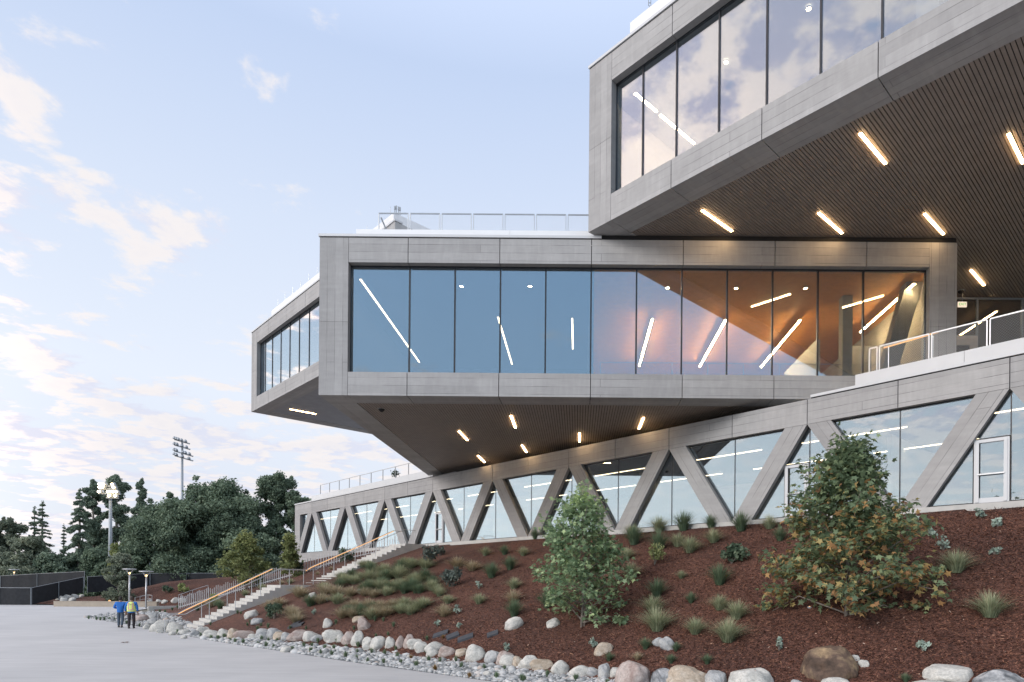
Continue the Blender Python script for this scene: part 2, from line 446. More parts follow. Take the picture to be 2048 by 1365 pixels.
# plinth, walkway, cap, parapet, roof, body
pbox('plinth', M['concrete'], FT, 0, UE, -.02, .9, 3.0, Z_S - .052)
pbox('walkway', M['stair'], FT, ut(-16), UE, -(S1 - SW) * Q, -.03, 5.2, 5.67)
u_m0, u_m1 = ut(-11.2), ut(10.15)
for a, b in ((-.05, u_m0), (u_m1, UE)):
    pbox('roof_cap', M['white'], FT, a, b, -.05, 3.0, Z_T + .045, Z_T + .16); pbox('shadow_gap', M['joint'], FT, max(a, .01), b, .012, .5, Z_T + .002, Z_T + .043)
dp = 1.24
PU0 = 1.24
u = PU0
while u < (ut(-9.5) - dp):
    e = min(u + 4.0, (ut(-9.5) - dp)); pbox('roof_parapet', M['white'], FT, u, e - .012, dp, dp + .25, Z_T + .17, 12.06); u = e
u = ut(12.03) - dp
while u < UE:
    e = min(u + 4.2, UE); pbox('roof_parapet', M['white'], FT, u, e - .012, dp, dp + .25, Z_T + .17, 12.06); u = e
pbox('roof_parapet', M['white'], FT, PU0, PU0 + .25, dp + .26, 20, Z_T + .17, 12.06)
pbox('roof', M['white'], FT, .2, UE, .7, 22, Z_T - .5, Z_T - .01)
pbox('roof', M['stair'], FT, ut(11), UE + 12, dp + .4, 24, Z_T + .0, Z_T + .14)
pbox('side_wall', M['concrete'], FT, 0, .5, .61, 22, 3.0, Z_T - .003)
pbox('rear_wall', M['concrete'], FT, .5, UE, 21.5, 22, 3.0, Z_T - .52)
# --- glazed frontal wall to the right behind the terrace
FR = frame((0, 35.5), (1, 0), (0, 1))
for a, b in ((17.4, 19.4), (19.4, 22.0)):
    bay(FR, a, b, 16.78, 18.9, 0, .05, .09, 'clear', fmat='steel'); 
for a, b in ((22.0, 24.5), (24.5, 27.0), (27, 29.5), (29.5, 32)):
    bay(FR, a, b, 11.3, 18.9, 0, .05, .09, 'clear', fmat='steel')
bay(FR, 17.4, 19.9, 11.3, 16.75, 0, .05, .09, 'clear', fmat='steel')
mb = MB()
mb.fbox(FR, 19.9, 20.05, -.1, .1, 11.3, 16.75); mb.fbox(FR, 21.85, 22.0, -.1, .1, 11.3, 16.75); mb.fbox(FR, 20.05, 21.85, -.1, .1, 16.55, 16.75); mb.fbox(FR, 20.05, 21.85, -.06, .06, 11.3, 14.2)
mb.fbox(FR, 20.05, 20.3, -.06, .06, 14.2, 16.55); mb.fbox(FR, 21.6, 21.85, -.06, .06, 14.2, 16.55); mb.fbox(FR, 20.3, 21.6, -.06, .06, 16.25, 16.55)
dr = part(mb, 'door', M['int_white']); g = MB(); g.fbox(FR, 20.3, 21.6, -.012, .012, 14.2, 16.25); g.build('pane', M['clear'], dr)

# --- interiors
def room(fr, u0, u1, d0, d1, z0, z1, wall, ceil, floor='int_floor'):
    pbox('interior_floor', M[floor], fr, u0, u1, d0, d1, z0 - .2, z0)
    pbox('interior_ceiling', M[ceil], fr, u0, u1, d0, d1, z1, z1 + .08)
    pbox('interior_wall', M[wall], fr, u0, u1, d1, d1 + .1, z0, z1)
UX = lambda X: X - XL
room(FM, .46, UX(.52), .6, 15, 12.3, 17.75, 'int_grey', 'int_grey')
room(FM, UX(.66), WM - .46, .6, 16.5, 12.3, 17.75, 'int_wood', 'int_wood')
pbox('interior_wall', M['int_grey'], FM, UX(.53), UX(.65), .6, 15, 12.3, 17.74)
pbox('interior_wall', M['int_grey'], FM, .452, .52, .6, 15, 12.31, 17.74)
pbox('interior_column', M['plaster'], FM, UX(13.45), UX(13.95), 3.2, 3.7, 12.31, 17.74)
pbox('interior_wall', M['plaster'], FM, UX(13.0), UX(13.2), 5.6, 11, 12.31, 16.39)
pbox('interior_wall', M['plaster'], FM, UX(14.6), UX(16.2), 6, 6.2, 12.31, 16.2)
mb = MB()
c = [(UX(14.4), 1.6, 12.31), (UX(15.2), 1.6, 12.31), (UX(15.2), 2.2, 12.31), (UX(14.4), 2.2, 12.31), (UX(15.9), 1.6, 17.7), (UX(16.7), 1.6, 17.7), (UX(16.7), 2.2, 17.7), (UX(15.9), 2.2, 17.7)]
mb.hexa([FM(*k) for k in c], lambda q: [(c[i][2], c[i][0]) for i in q]); part(mb, 'interior_brace', M['concrete'])
mb = MB()
mb.tube([FM(UX(9.8), .9, 13.4), FM(WM - 2.6, .9, 13.4)], .02); mb.tube([FM(UX(1.0), .9, 13.4), FM(UX(9.8), .9, 13.4)], .02)
for i in range(9): mb.tube([FM(UX(1.0 + 1.7 * i), .9, 12.3), FM(UX(1.0 + 1.7 * i), .9, 13.4)], .018)
part(mb, 'interior_handrail', M['steel'])
room(F1, .46, W1 - .5, .62, 12, 19.7, 25.3, 'int_wood', 'int_grey')
pbox('interior_column', M['plaster'], F1, 13.2, 13.9, 2.2, 2.9, 19.71, 25.29)
pbox('interior_column', M['plaster'], F1, 5.2, 5.9, 6.2, 6.9, 19.71, 25.29)
room(F2, .46, W2 - .5, .62, 12, 19.7, 25.3, 'int_white', 'int_white')
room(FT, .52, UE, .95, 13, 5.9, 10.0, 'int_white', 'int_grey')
for a in [ut(A0) - LT * k + 1.8 for k in (0, 1, 3, 5, 6)]:
    pbox('interior_wall', M['int_white'], FT, a, a + .2, 4.5, 12.9, 5.92, 9.98)
M['int_brown'] = simple('interior_brown', (.16, .095, .065), .7, 0, .1)
room(FR, 17.5, 32, .3, 8, 11.3, 18.85, 'int_brown', 'int_brown')

# ------------------------------------------------------------------ lamps (each fixture a thing of its own)
def linear_light(p0, p1, w, label, group, mat='lamp', drop=.05, cat='ceiling light'):
    p0, p1 = Vector(p0), Vector(p1); c = (p0 + p1) / 2; d = p1 - p0
    ang = math.atan2(d.y, d.x); ln = Vector((d.x, d.y)).length
    e = empty('linear_light', c); tag(e, label, cat, group)
    mb = MB(); mb.box((c.x, c.y, c.z + .012), (ln + .02, w + .02, drop), ang); mb.build('housing', M['steel'], e)
    mb = MB(); mb.box((c.x, c.y, c.z - .018), (ln, w, .029), ang); mb.build('diffuser', M[mat], e)
    return e
ul = [((1404, 421), (1464, 463), 'warm linear light nearest the end corner of the upper slatted soffit'),
      ((1637, 426), (1684, 467), 'warm linear light, middle of the row above the lower box roofline'),
      ((1849, 428), (1887, 469), 'warm linear light above the right end column of the lower glazed box'),
      ((1720, 267), (1771, 328), 'long warm linear light high in the middle of the upper slatted soffit'),
      ((2017, 268), (2046, 327), 'warm linear light high at the right edge of the upper soffit'),
      ((1942, 541), (1968, 571), 'warm linear light over the terrace, just above the exit sign')]
for a, b, lb in ul: linear_light(at_z(*a, 18.975), at_z(*b, 18.975), .105, lb, 'lights set in the upper slatted soffit')
ml = [((918, 863), (935, 881), 'warm linear light leftmost in the lower slatted soffit'),
      ((1022, 832), (1031, 856), 'warm linear light nearest the front edge of the lower soffit, left of centre'),
      ((1044, 891), (1053, 905), 'short warm linear light in the lower soffit close above the truss beam, second from left'),
      ((956, 912), (969, 925), 'warm linear light at the far low corner of the lower soffit'),
      ((1159, 867), (1159, 884), 'warm linear light pointing straight at the viewer in the lower soffit'),
      ((1287, 836), (1278, 858), 'warm linear light rightmost in the lower slatted soffit')]
for a, b, lb in ml: linear_light(at_z(*a, 11.475), at_z(*b, 11.475), .105, lb, 'lights set in the lower slatted soffit')
linear_light(at_z(580, 818.9, 18.985), at_z(631.5, 828.6, 18.985), .16, 'warm linear light under the far left cantilevered box', None)
lm = [(-10.5, 30.6, 42.0, 'long linear light behind the first pane beside the left corner column'),
      (-4.45, 34.8, 42.2, 'slanting linear light inside the blue-tinted panes, second from left'),
      (-.42, 34.9, 39.4, 'short upright-looking linear light behind the last blue pane'),
      (3.95, 34.9, 43.0, 'interior linear light, first from left in the warm-lit half'),
      (7.95, 34.9, 43.0, 'interior linear light crossing the reflected soffit edge diagonal'),
      (12.0, 34.9, 43.0, 'interior linear light nearest the pale interior column'),
      (15.96, 30.6, 36.5, 'interior linear light beside the slanted concrete brace at the right end')]
for X, y0, y1, lb in lm:
    linear_light((X, y0, 17.32), (X, min(y1, Y_M + (14.8 if X < .5 else 12.8)), 17.32), .085, lb, 'linear lights inside the middle box', 'lamp_in' if X > .5 else 'lamp_dim')
linear_light(F1(1.6, 1.33, 25.22), F1(1.6, 2.9, 25.22), .12, 'short ceiling light inside the upper box next to its end column', 'linear lights inside the upper box', 'lamp_up')
linear_light(F1(1.6, 3.2, 25.22), F1(1.6, 6.0, 25.22), .12, 'longer ceiling light inside the upper box, behind the second pane', 'linear lights inside the upper box', 'lamp_up')
for i in range(3):
    linear_light(F2(6 + i * 5.2, 4.5, 25.2), F2(7.6 + i * 5.2, 7.0, 25.2), .14, '%s ceiling light from the left inside the far left box' % ordi(i + 1).capitalize(), 'lights inside the far left box', 'lamp_dim')
row = 0
for m_, off in ((1.7, 0.6), (6.2, 2.2)):
    row += 1; u = 1.8 + off; n = 0
    while u + 4.6 < UE:
        n += 1
        linear_light(FT(u, m_, 9.55), FT(u + 4.6, m_, 9.55), .10, '%s light from the left in the %s row back inside the truss storey' % (ordi(n).capitalize(), ordi(row)), 'rows of linear lights inside the truss storey', 'lamp_dim')
        u += 6.7
linear_light((21.2, 37.5, 16.4), (27.5, 37.5, 16.4), .09, 'added linear light standing in for reflected soffit lights in the dark terrace glazing', 'added lights behind the terrace glazing', 'lamp')  # this lamp and the next are added, imitating soffit lights mirrored in the glass
linear_light((23.6, 36.3, 18.5), (23.6, 40.5, 18.5), .12, 'added slanting light standing in for a reflection, high in the right-edge terrace glazing', 'added lights behind the terrace glazing', 'lamp')
def downlight(p, label, group, r=.085, lm='lamp_in'):
    e = empty('downlight', p); tag(e, label, 'downlight', group)
    mb = MB(); mb.lathe(p, [(r * 1.25, .06), (r * 1.25, 0), (r, -.01), (r, .05)], 16); mb.build('trim_ring', M['steel'], e)
    mb = MB(); mb.lathe(p, [(r, .0), (.001, -.005)], 16); mb.build('lens', M[lm], e)
for i, (x, y) in enumerate(((923, 573), (1060, 573), (1335, 576), (1472, 577), (1611, 577))):
    q = at_z(x, y, 17.69); downlight((q.x, q.y, 17.69), 'small round interior downlight, %s from the left corner column of the middle box' % ordi(i + 1), 'round downlights of the middle box')
for i, (x, y) in enumerate(((1452, 125), (1617, 18))):
    q = at_z(x, y, 25.2); downlight(q, ('round white downlight in the upper box behind the fourth pane', 'round white downlight in the upper box at the top of the picture')[i], 'round downlights of the upper box', .09, 'lamp_up')

exec_rest = True
# ================================================================== SITE
# ------------------------------------------------------------------ ground materials
def mulch_mat():
    m, nt, out = newmat('bark_mulch')
    p = N(nt, 'ShaderNodeBsdfPrincipled', i_Roughness=.95)
    tc = N(nt, 'ShaderNodeTexCoord')
    mp = N(nt, 'ShaderNodeMapping'); mp.inputs['Scale'].default_value = (14, 14, 14); L(nt, tc, 'Object', mp, 0)
    wv = N(nt, 'ShaderNodeTexNoise', i_Scale=.8, i_Detail=2.0); L(nt, mp, 0, wv, 'Vector')
    ad = N(nt, 'ShaderNodeMix', data_type='VECTOR'); ad.inputs['Factor'].default_value = .12
    L(nt, mp, 0, ad, 'A'); L(nt, wv, 'Color', ad, 'B')
    vo = N(nt, 'ShaderNodeTexVoronoi', i_Scale=1.6); L(nt, mp, 0, vo, 'Vector')
    n1 = N(nt, 'ShaderNodeTexNoise', i_Scale=9.0, i_Detail=6.0, i_Roughness=.7); L(nt, tc, 'Object', n1, 'Vector')
    n2 = N(nt, 'ShaderNodeTexNoise', i_Scale=.35, i_Detail=4.0); L(nt, tc, 'Object', n2, 'Vector')
    r = ramp(nt, [(.25, (.042, .019, .0135)), (.5, (.113, .051, .036)), (.72, (.19, .094, .065))]); L(nt, n1, 'Fac', r, 'Fac')
    r2 = ramp(nt, [(.35, (.75, .72, .72)), (.65, (1.15, 1.1, 1.05))]); L(nt, n2, 'Fac', r2, 'Fac')
    mx = N(nt, 'ShaderNodeMix', data_type='RGBA', blend_type='MULTIPLY'); mx.inputs['Factor'].default_value = 1; L(nt, r, 0, mx, 'A'); L(nt, r2, 0, mx, 'B')
    v2 = N(nt, 'ShaderNodeTexVoronoi', i_Scale=3.2); L(nt, ad, 1, v2, 'Vector')
    sg = N(nt, 'ShaderNodeSeparateColor'); L(nt, v2, 'Color', sg, 0)
    rv = ramp(nt, [(0, (.45, .42, .42)), (.6, (1.0, 1.0, 1.0)), (.9, (1.7, 1.65, 1.6)), (1, (2.6, 2.5, 2.4))]); L(nt, sg, 0, rv, 'Fac')
    mv = N(nt, 'ShaderNodeMix', data_type='RGBA', blend_type='MULTIPLY'); mv.inputs['Factor'].default_value = 1; L(nt, mx, 2, mv, 'A'); L(nt, rv, 0, mv, 'B')
    L(nt, mv, 2, p, 'Base Color')
    b = N(nt, 'ShaderNodeBump', i_Strength=1.0, i_Distance=.06); L(nt, v2, 'Color', b, 'Height'); L(nt, b, 'Normal', p, 'Normal')
    L(nt, p, 0, out, 'Surface'); return m
def plaza_mat():
    m, nt, out = newmat('plaza_concrete')
    p = N(nt, 'ShaderNodeBsdfPrincipled', i_Roughness=.7)
    tc = N(nt, 'ShaderNodeTexCoord')
    n1 = N(nt, 'ShaderNodeTexNoise', i_Scale=.22, i_Detail=6.0, i_Roughness=.6); L(nt, tc, 'Object', n1, 'Vector')
    mp = N(nt, 'ShaderNodeMapping'); mp.inputs['Scale'].default_value = (.5, 3.5, 1); mp.inputs['Rotation'].default_value = (0, 0, R(-12)); L(nt, tc, 'Object', mp, 0)
    n2 = N(nt, 'ShaderNodeTexNoise', i_Scale=.8, i_Detail=5.0); L(nt, mp, 0, n2, 'Vector')
    n3 = N(nt, 'ShaderNodeTexNoise', i_Scale=40.0, i_Detail=3.0); L(nt, tc, 'Object', n3, 'Vector')
    r1 = ramp(nt, [(.3, (.455, .46, .465)), (.7, (.56, .56, .56))]); L(nt, n1, 'Fac', r1, 'Fac')
    r2 = ramp(nt, [(.3, (.93, .93, .93)), (.68, (1.05, 1.05, 1.05))]); L(nt, n2, 'Fac', r2, 'Fac')
    r3 = ramp(nt, [(.3, (.95, .95, .95)), (.7, (1.04, 1.04, 1.04))]); L(nt, n3, 'Fac', r3, 'Fac')
    a = N(nt, 'ShaderNodeMix', data_type='RGBA', blend_type='MULTIPLY'); a.inputs['Factor'].default_value = 1; L(nt, r1, 0, a, 'A'); L(nt, r2, 0, a, 'B')
    c = N(nt, 'ShaderNodeMix', data_type='RGBA', blend_type='MULTIPLY'); c.inputs['Factor'].default_value = 1; L(nt, a, 2, c, 'A'); L(nt, r3, 0, c, 'B')
    L(nt, c, 2, p, 'Base Color'); L(nt, p, 0, out, 'Surface'); return m
def attr_mat(name, stops, rough=.7, attr='tone', transl=0.0, tint=None):
    m, nt, out = newmat(name)
    at = N(nt, 'ShaderNodeAttribute', attribute_name=attr)
    r = ramp(nt, stops); L(nt, at, 'Fac', r, 'Fac')
    p = N(nt, 'ShaderNodeBsdfPrincipled', i_Roughness=rough); p.inputs['Specular IOR Level'].default_value = .25
    L(nt, r, 'Color', p, 'Base Color')
    if transl:
        t = N(nt, 'ShaderNodeBsdfTranslucent'); L(nt, r, 'Color', t, 'Color')
        mx = N(nt, 'ShaderNodeMixShader'); mx.inputs[0].default_value = transl; L(nt, p, 0, mx, 1); L(nt, t, 0, mx, 2); L(nt, mx, 0, out, 'Surface')
    else: L(nt, p, 0, out, 'Surface')
    return m
def rock_mat(name, a, b, c):
    m, nt, out = newmat(name)
    p = N(nt, 'ShaderNodeBsdfPrincipled', i_Roughness=.8)
    tc = N(nt, 'ShaderNodeTexCoord'); oi = N(nt, 'ShaderNodeObjectInfo')
    mp = N(nt, 'ShaderNodeMapping'); L(nt, tc, 'Object', mp, 0)
    cm = N(nt, 'ShaderNodeCombineXYZ'); ml = N(nt, 'ShaderNodeMath', operation='MULTIPLY'); ml.inputs[1].default_value = 50; L(nt, oi, 'Random', ml, 0); L(nt, ml, 0, cm, 0); L(nt, cm, 0, mp, 'Location')
    n1 = N(nt, 'ShaderNodeTexNoise', i_Scale=2.0, i_Detail=6.0, i_Distortion=1.2); L(nt, mp, 0, n1, 'Vector')
    n2 = N(nt, 'ShaderNodeTexNoise', i_Scale=16.0, i_Detail=5.0, i_Roughness=.7); L(nt, mp, 0, n2, 'Vector')
    r = ramp(nt, [(.32, a), (.5, b), (.68, c)]); L(nt, n1, 'Fac', r, 'Fac')
    r2 = ramp(nt, [(.35, (.72, .72, .72)), (.62, (1.1, 1.1, 1.1))]); L(nt, n2, 'Fac', r2, 'Fac')
    mx = N(nt, 'ShaderNodeMix', data_type='RGBA', blend_type='MULTIPLY'); mx.inputs['Factor'].default_value = 1; L(nt, r, 0, mx, 'A'); L(nt, r2, 0, mx, 'B')
    L(nt, mx, 2, p, 'Base Color')
    bp = N(nt, 'ShaderNodeBump', i_Strength=.5, i_Distance=.03); L(nt, n2, 'Fac', bp, 'Height'); L(nt, bp, 'Normal', p, 'Normal')
    L(nt, p, 0, out, 'Surface'); return m
M['mulch'] = mulch_mat(); M['plaza'] = plaza_mat()
M['rock_grey'] = rock_mat('grey_rock', (.26, .27, .28), (.40, .41, .41), (.50, .50, .48))
M['rock_white'] = rock_mat('pale_rock', (.42, .42, .39), (.56, .55, .51), (.66, .64, .58))
M['rock_tan'] = rock_mat('tan_rock', (.34, .27, .20), (.48, .40, .31), (.56, .50, .42))
M['rock_pink'] = rock_mat('pink_rock', (.29, .215, .19), (.42, .345, .31), (.52, .46, .425))
M['rock_speck'] = rock_mat('speckled_rock', (.10, .11, .12), (.34, .35, .36), (.58, .58, .57))
M['rock_brown'] = rock_mat('brown_rock', (.05, .032, .022), (.13, .085, .06), (.36, .26, .15))
M['gravel'] = attr_mat('pale_gravel', [(0, (.20, .21, .215)), (.5, (.40, .41, .41)), (.9, (.58, .585, .58)), (1, (.46, .38, .32))], .85)
M['chip'] = attr_mat('mulch_chip', [(0, (0.033, 0.015, 0.011)), (.5, (0.113, 0.048, 0.033)), (.8, (0.233, 0.110, 0.070)), (.96, (0.388, 0.208, 0.132)), (1, (0.647, 0.474, 0.376))], .9)
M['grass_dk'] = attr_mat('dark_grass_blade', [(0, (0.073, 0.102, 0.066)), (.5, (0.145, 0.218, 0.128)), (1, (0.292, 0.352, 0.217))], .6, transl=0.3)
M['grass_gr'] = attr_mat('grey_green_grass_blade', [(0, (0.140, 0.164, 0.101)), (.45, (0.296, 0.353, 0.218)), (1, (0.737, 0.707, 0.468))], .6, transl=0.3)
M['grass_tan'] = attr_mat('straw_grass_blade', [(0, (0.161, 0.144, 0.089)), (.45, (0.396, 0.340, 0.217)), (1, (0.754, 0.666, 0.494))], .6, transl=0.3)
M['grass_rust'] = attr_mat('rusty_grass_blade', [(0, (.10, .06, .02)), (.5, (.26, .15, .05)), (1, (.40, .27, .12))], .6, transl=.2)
M['bark'] = simple('bark', (.16, .14, .12), .9, 0, .3, 12, bump=.5)
M['bark_pale'] = simple('pale_bark', (.24, .21, .18), .9, 0, .3, 14, bump=.5)
M['lf_oak'] = attr_mat('oak_foliage', [(0, (0.077, 0.110, 0.078)), (.5, (0.160, 0.221, 0.151)), (1, (0.310, 0.394, 0.268))], .6, transl=0.35)
M['lf_grey'] = attr_mat('grey_green_foliage', [(0, (0.115, 0.144, 0.108)), (.5, (0.229, 0.270, 0.197)), (1, (0.396, 0.428, 0.309))], .6, transl=0.35)
M['lf_conifer'] = attr_mat('conifer_foliage', [(0, (0.091, 0.129, 0.097)), (.5, (0.185, 0.243, 0.178)), (1, (0.300, 0.381, 0.275))], .7, transl=0.3)
M['lf_light'] = attr_mat('light_green_foliage', [(0, (0.126, 0.158, 0.062)), (.5, (0.273, 0.315, 0.136)), (1, (0.483, 0.504, 0.231))], .6, transl=0.35)
M['lf_syc'] = attr_mat('sycamore_leaf', [(0, (0.093, 0.157, 0.083)), (.35, (0.202, 0.296, 0.167)), (.7, (0.371, 0.487, 0.272)), (1, (0.673, 0.818, 0.399))], .5, transl=0.35)
M['lf_syc_aut'] = attr_mat('sycamore_leaf_autumn', [(0, (0.088, 0.132, 0.077)), (.35, (0.198, 0.270, 0.154)), (.55, (0.341, 0.418, 0.220)), (.66, (0.484, 0.407, 0.165)), (.82, (0.550, 0.330, 0.143)), (1, (0.330, 0.176, 0.094))], .5, transl=.35)
M['lf_silver'] = attr_mat('silvery_leaf', [(0, (0.163, 0.209, 0.169)), (.5, (0.354, 0.444, 0.372)), (1, (0.571, 0.679, 0.576))], .7, transl=.2)
M['lf_shrub'] = attr_mat('shrub_leaf', [(0, (0.036, 0.058, 0.040)), (.5, (0.090, 0.140, 0.090)), (1, (0.198, 0.252, 0.162))], .5, transl=0.3)
M['lf_sage'] = attr_mat('sage_leaf', [(0, (.06, .075, .065)), (.5, (.12, .15, .13)), (1, (.22, .26, .22))], .6, transl=.2)
M['screen'] = simple('black_screen_cloth', (.018, .020, .024), .85, 0, .25, 3)
M['pipe'] = simple('fence_pipe', (.28, .30, .32), .45, .5, .05)
M['tan_wall'] = simple('tan_concrete', (.40, .34, .27), .8, 0, .08, 2)
M['slab'] = simple('dark_slab', (.06, .065, .075), .6, 0, .12, 5)
M['dry'] = simple('dry_ground', (.16, .15, .12), .95, 0, .2, .3)

# ------------------------------------------------------------------ ground, plaza, slope
mb = MB(); mb.face([(-3000, -800, -.06), (3000, -800, -.06), (3000, 4500, -.06), (-3000, 4500, -.06)])
tag(mb.build('ground', M['dry']), kind='structure')
GE = [(-75, 73.5), (-47, 73.5), (-40.5, 56), (-37.9, 49.3), (-27, 39.6), (-17.4, 30.5), (-12, 26.1), (-8.1, 22.8), (-3.2, 19.05), (0.5, 16.2), (5.5, 12.6), (16, 9.5), (60, 5)]
mb = MB(); mb.face([(-90, -60, 0), (60, -60, 0)] + [(x, y, 0) for x, y in reversed(GE)] + [(-90, 73.5, 0)]); tag(mb.build('plaza', M['plaza']), kind='structure')
# gravel bed sheet between the plaza edge and the boulder row
def gedge(D):
    ds = [x - y for x, y in GE[2:]]; ss = [x + y for x, y in GE[2:]]
    return float(np.interp(D, ds, ss))
def XYof(S, D): return ((S + D) / 2, (S - D) / 2)
Dg = np.linspace(-96, 6, 120)
mb = MB()
for a, b in zip(Dg, Dg[1:]):
    pts = [XYof(gedge(a), a), XYof(gedge(b), b), XYof(sb(b) + 1.0, b), XYof(sb(a) + 1.0, a)]
    mb.face([(x, y, .006 if i < 2 else .10) for i, (x, y) in enumerate(pts)])
tag(mb.build('gravel_bed', M['gravel']), kind='structure')
# mulch slope
nd, nu = 260, 60
DD = np.linspace(-154, 14, nd); V = []
for D in DD:
    b = sb(D) - .35; top = 38.0 if D > -97 else 60.0
    for i in range(nu):
        S = b + (top - b) * (i / (nu - 1)); x, y = XYof(S, D)
        if S < SW - .02 or D < -60: z = terrain(x, y)
        else: z = 5.15
        V.append((x, y, z))
V = np.array(V); idx = np.arange(nd * nu).reshape(nd, nu)
Fq = np.stack([idx[:-1, :-1], idx[1:, :-1], idx[1:, 1:], idx[:-1, 1:]], -1).reshape(-1, 4)
tag(np_mesh('mulch_slope', V, Fq, M['mulch'], smooth=True), kind='structure')

def terr_np(x, y): return np.array([terrain(a, b) for a, b in zip(x, y)])
# bark chips lying on the near slope
n = 130000
D = -45 + 47 * rng.random(n) ** .8; uu = rng.random(n) ** 1.15
S = np.array([sb(d) for d in D]) + .1; S = S + (35.0 - S) * uu
keep = rng.random(n) < np.clip(1.25 - .03 * (S - D) / 2, .25, 1); D, S = D[keep], S[keep]; n = len(D)
x, y = (S + D) / 2, (S - D) / 2; z = terr_np(x, y) + .012 + .02 * rng.random(n)
ln = rng.uniform(.03, .11, n); wd = rng.uniform(.010, .026, n); a = rng.uniform(0, math.pi, n); tl = rng.normal(0, .35, n); rl = rng.normal(0, .5, n)
e1 = np.stack([np.cos(a) * np.cos(tl), np.sin(a) * np.cos(tl), np.sin(tl)], 1) * ln[:, None] / 2
e2 = np.stack([-np.sin(a) * np.cos(rl), np.cos(a) * np.cos(rl), np.sin(rl)], 1) * wd[:, None] / 2
c = np.stack([x, y, z], 1)
V = np.stack([c - e1 - e2, c + e1 - e2, c + e1 + e2, c - e1 + e2], 1).reshape(-1, 3)
tone = np.repeat(np.clip(rng.beta(1.8, 1.7, n) + (rng.random(n) < .004), 0, 1), 4)
tag(np_mesh('bark_mulch_chips', V, np.arange(4 * n).reshape(n, 4), M['chip'], attrs={'tone': tone}), kind='stuff')
# pale gravel stones
ico = bmesh.new(); bmesh.ops.create_icosphere(ico, subdivisions=1, radius=1.0)
iv = np.array([v.co[:] for v in ico.verts]); ifc = np.array([[v.index for v in f.verts] for f in ico.faces]); ico.free()
def stones(n, Dr, sizes, spread=None):
    D = rng.uniform(*Dr, n); t = rng.random(n)
    g = np.array([gedge(d) for d in D]); s = np.array([sb(d) for d in D]) + .7
    S = g + .05 + (s - g) * t; x, y = (S + D) / 2, (S - D) / 2
    r = rng.uniform(*sizes, n) * (1 + 1.2 * (rng.random(n) < .06))
    z = np.where(t > .5, .03 + .06 * t, .012) + r * .2
    sc3 = np.stack([r * rng.uniform(.8, 1.4, n), r * rng.uniform(.7, 1.1, n), r * rng.uniform(.45, .8, n)], 1)
    an = rng.uniform(0, 6.28, n); ca, sa = np.cos(an), np.sin(an)
    v = iv[None] * sc3[:, None] * (1 + rng.normal(0, .12, (n, len(iv), 1)))
    vx = v[..., 0] * ca[:, None] - v[..., 1] * sa[:, None] + x[:, None]; vy = v[..., 0] * sa[:, None] + v[..., 1] * ca[:, None] + y[:, None]
    return np.stack([vx, vy, v[..., 2] + z[:, None]], -1).reshape(-1, 3), (ifc[None] + (np.arange(n) * len(iv))[:, None, None]).reshape(-1, 3), np.repeat(np.clip(rng.beta(2.2, 1.6, n), 0, 1), len(iv))
parts = [stones(9000, (-30, -3), (.035, .07)), stones(5000, (-58, -30), (.05, .085)), stones(2200, (-95, -58), (.06, .11))]
vv, ff, tt, off = [], [], [], 0
for v, f, t in parts: vv.append(v); ff.append(f + off); tt.append(t); off += len(v)
tag(np_mesh('gravel', np.concatenate(vv), np.concatenate(ff), M['gravel'], attrs={'tone': np.concatenate(tt)}), kind='stuff')

# ------------------------------------------------------------------ boulders
def rock_mesh(seed, sub=4, ang=.33):
    bm = bmesh.new(); bmesh.ops.create_icosphere(bm, subdivisions=sub, radius=.5)
    o = Vector((seed * 3.1, seed * 7.7, seed * 1.3))
    for v in bm.verts:
        p = v.co.copy()
        k = 1 + ang * mnoise.noise(p * 1.7 + o) + ang * .35 * mnoise.noise(p * 4.5 + o) + ang * .12 * mnoise.noise(p * 11 + o)
        v.co = p * k
        v.co.z = v.co.z if v.co.z > -.30 else -.30
    # a few planar facets
    rr = random.Random(seed)
    for _ in range(4):
        d = Vector((rr.gauss(0, 1), rr.gauss(0, 1), abs(rr.gauss(0, .8)))).normalized(); lim = rr.uniform(.36, .44)
        for v in bm.verts:
            e = v.co.dot(d) - lim
            if e > 0: v.co -= d * e * .8
    me = bpy.data.meshes.new('boulder'); bm.to_mesh(me); bm.free()
    me.polygons.foreach_set('use_smooth', [True] * len(me.polygons))
    return me
rocks = [rock_mesh(i + 1) for i in range(9)] + [rock_mesh(41, 4, .62)]
rk_cache = {}
def boulder(x0, x1, y0, y1, mat, label, group, lift=0.0, k=None, deep=.85, tilt=0.0, flat=False):
    xc = (x0 + x1) / 2
    g = on_ground(xc, y1); dist = g.y
    wd = (x1 - x0) * dist / F; ht = (y1 - y0) * dist / F
    i = rng.integers(0, 9) if k is None else k
    key = (int(i), mat)
    if key not in rk_cache:
        me = rocks[int(i)].copy(); me.materials.append(M[mat]); rk_cache[key] = me
    o = bpy.data.objects.new('boulder', rk_cache[key]); COL.objects.link(o)
    dp = min(wd, max(ht * 1.2, wd * .6)) * deep
    o.scale = (wd * 1.06, dp, ht / .80 * 1.05)
    az = math.atan2(g.x, g.y)
    o.location = (g.x + math.sin(az) * dp * .38, g.y + math.cos(az) * dp * .38, g.z + ht * .30)
    o.rotation_euler = (0, tilt, -az)
    return tag(o, label, 'boulder', group)
CN = {'rock_grey': 'grey', 'rock_white': 'pale', 'rock_tan': 'tan', 'rock_pink': 'pinkish', 'rock_speck': 'speckled grey', 'rock_brown': 'brown'}
RowA = [  # left of the stair foot: x0,x1,y0,y1,mat
    (268, 296, 1228, 1243, 'p'), (293, 319, 1223, 1241, 'g'), (294, 318, 1235, 1251, 'g'), (306, 339, 1241, 1263, 'w'), (334, 365, 1245, 1265, 'w'), (287, 302, 1247, 1258, 'w')]
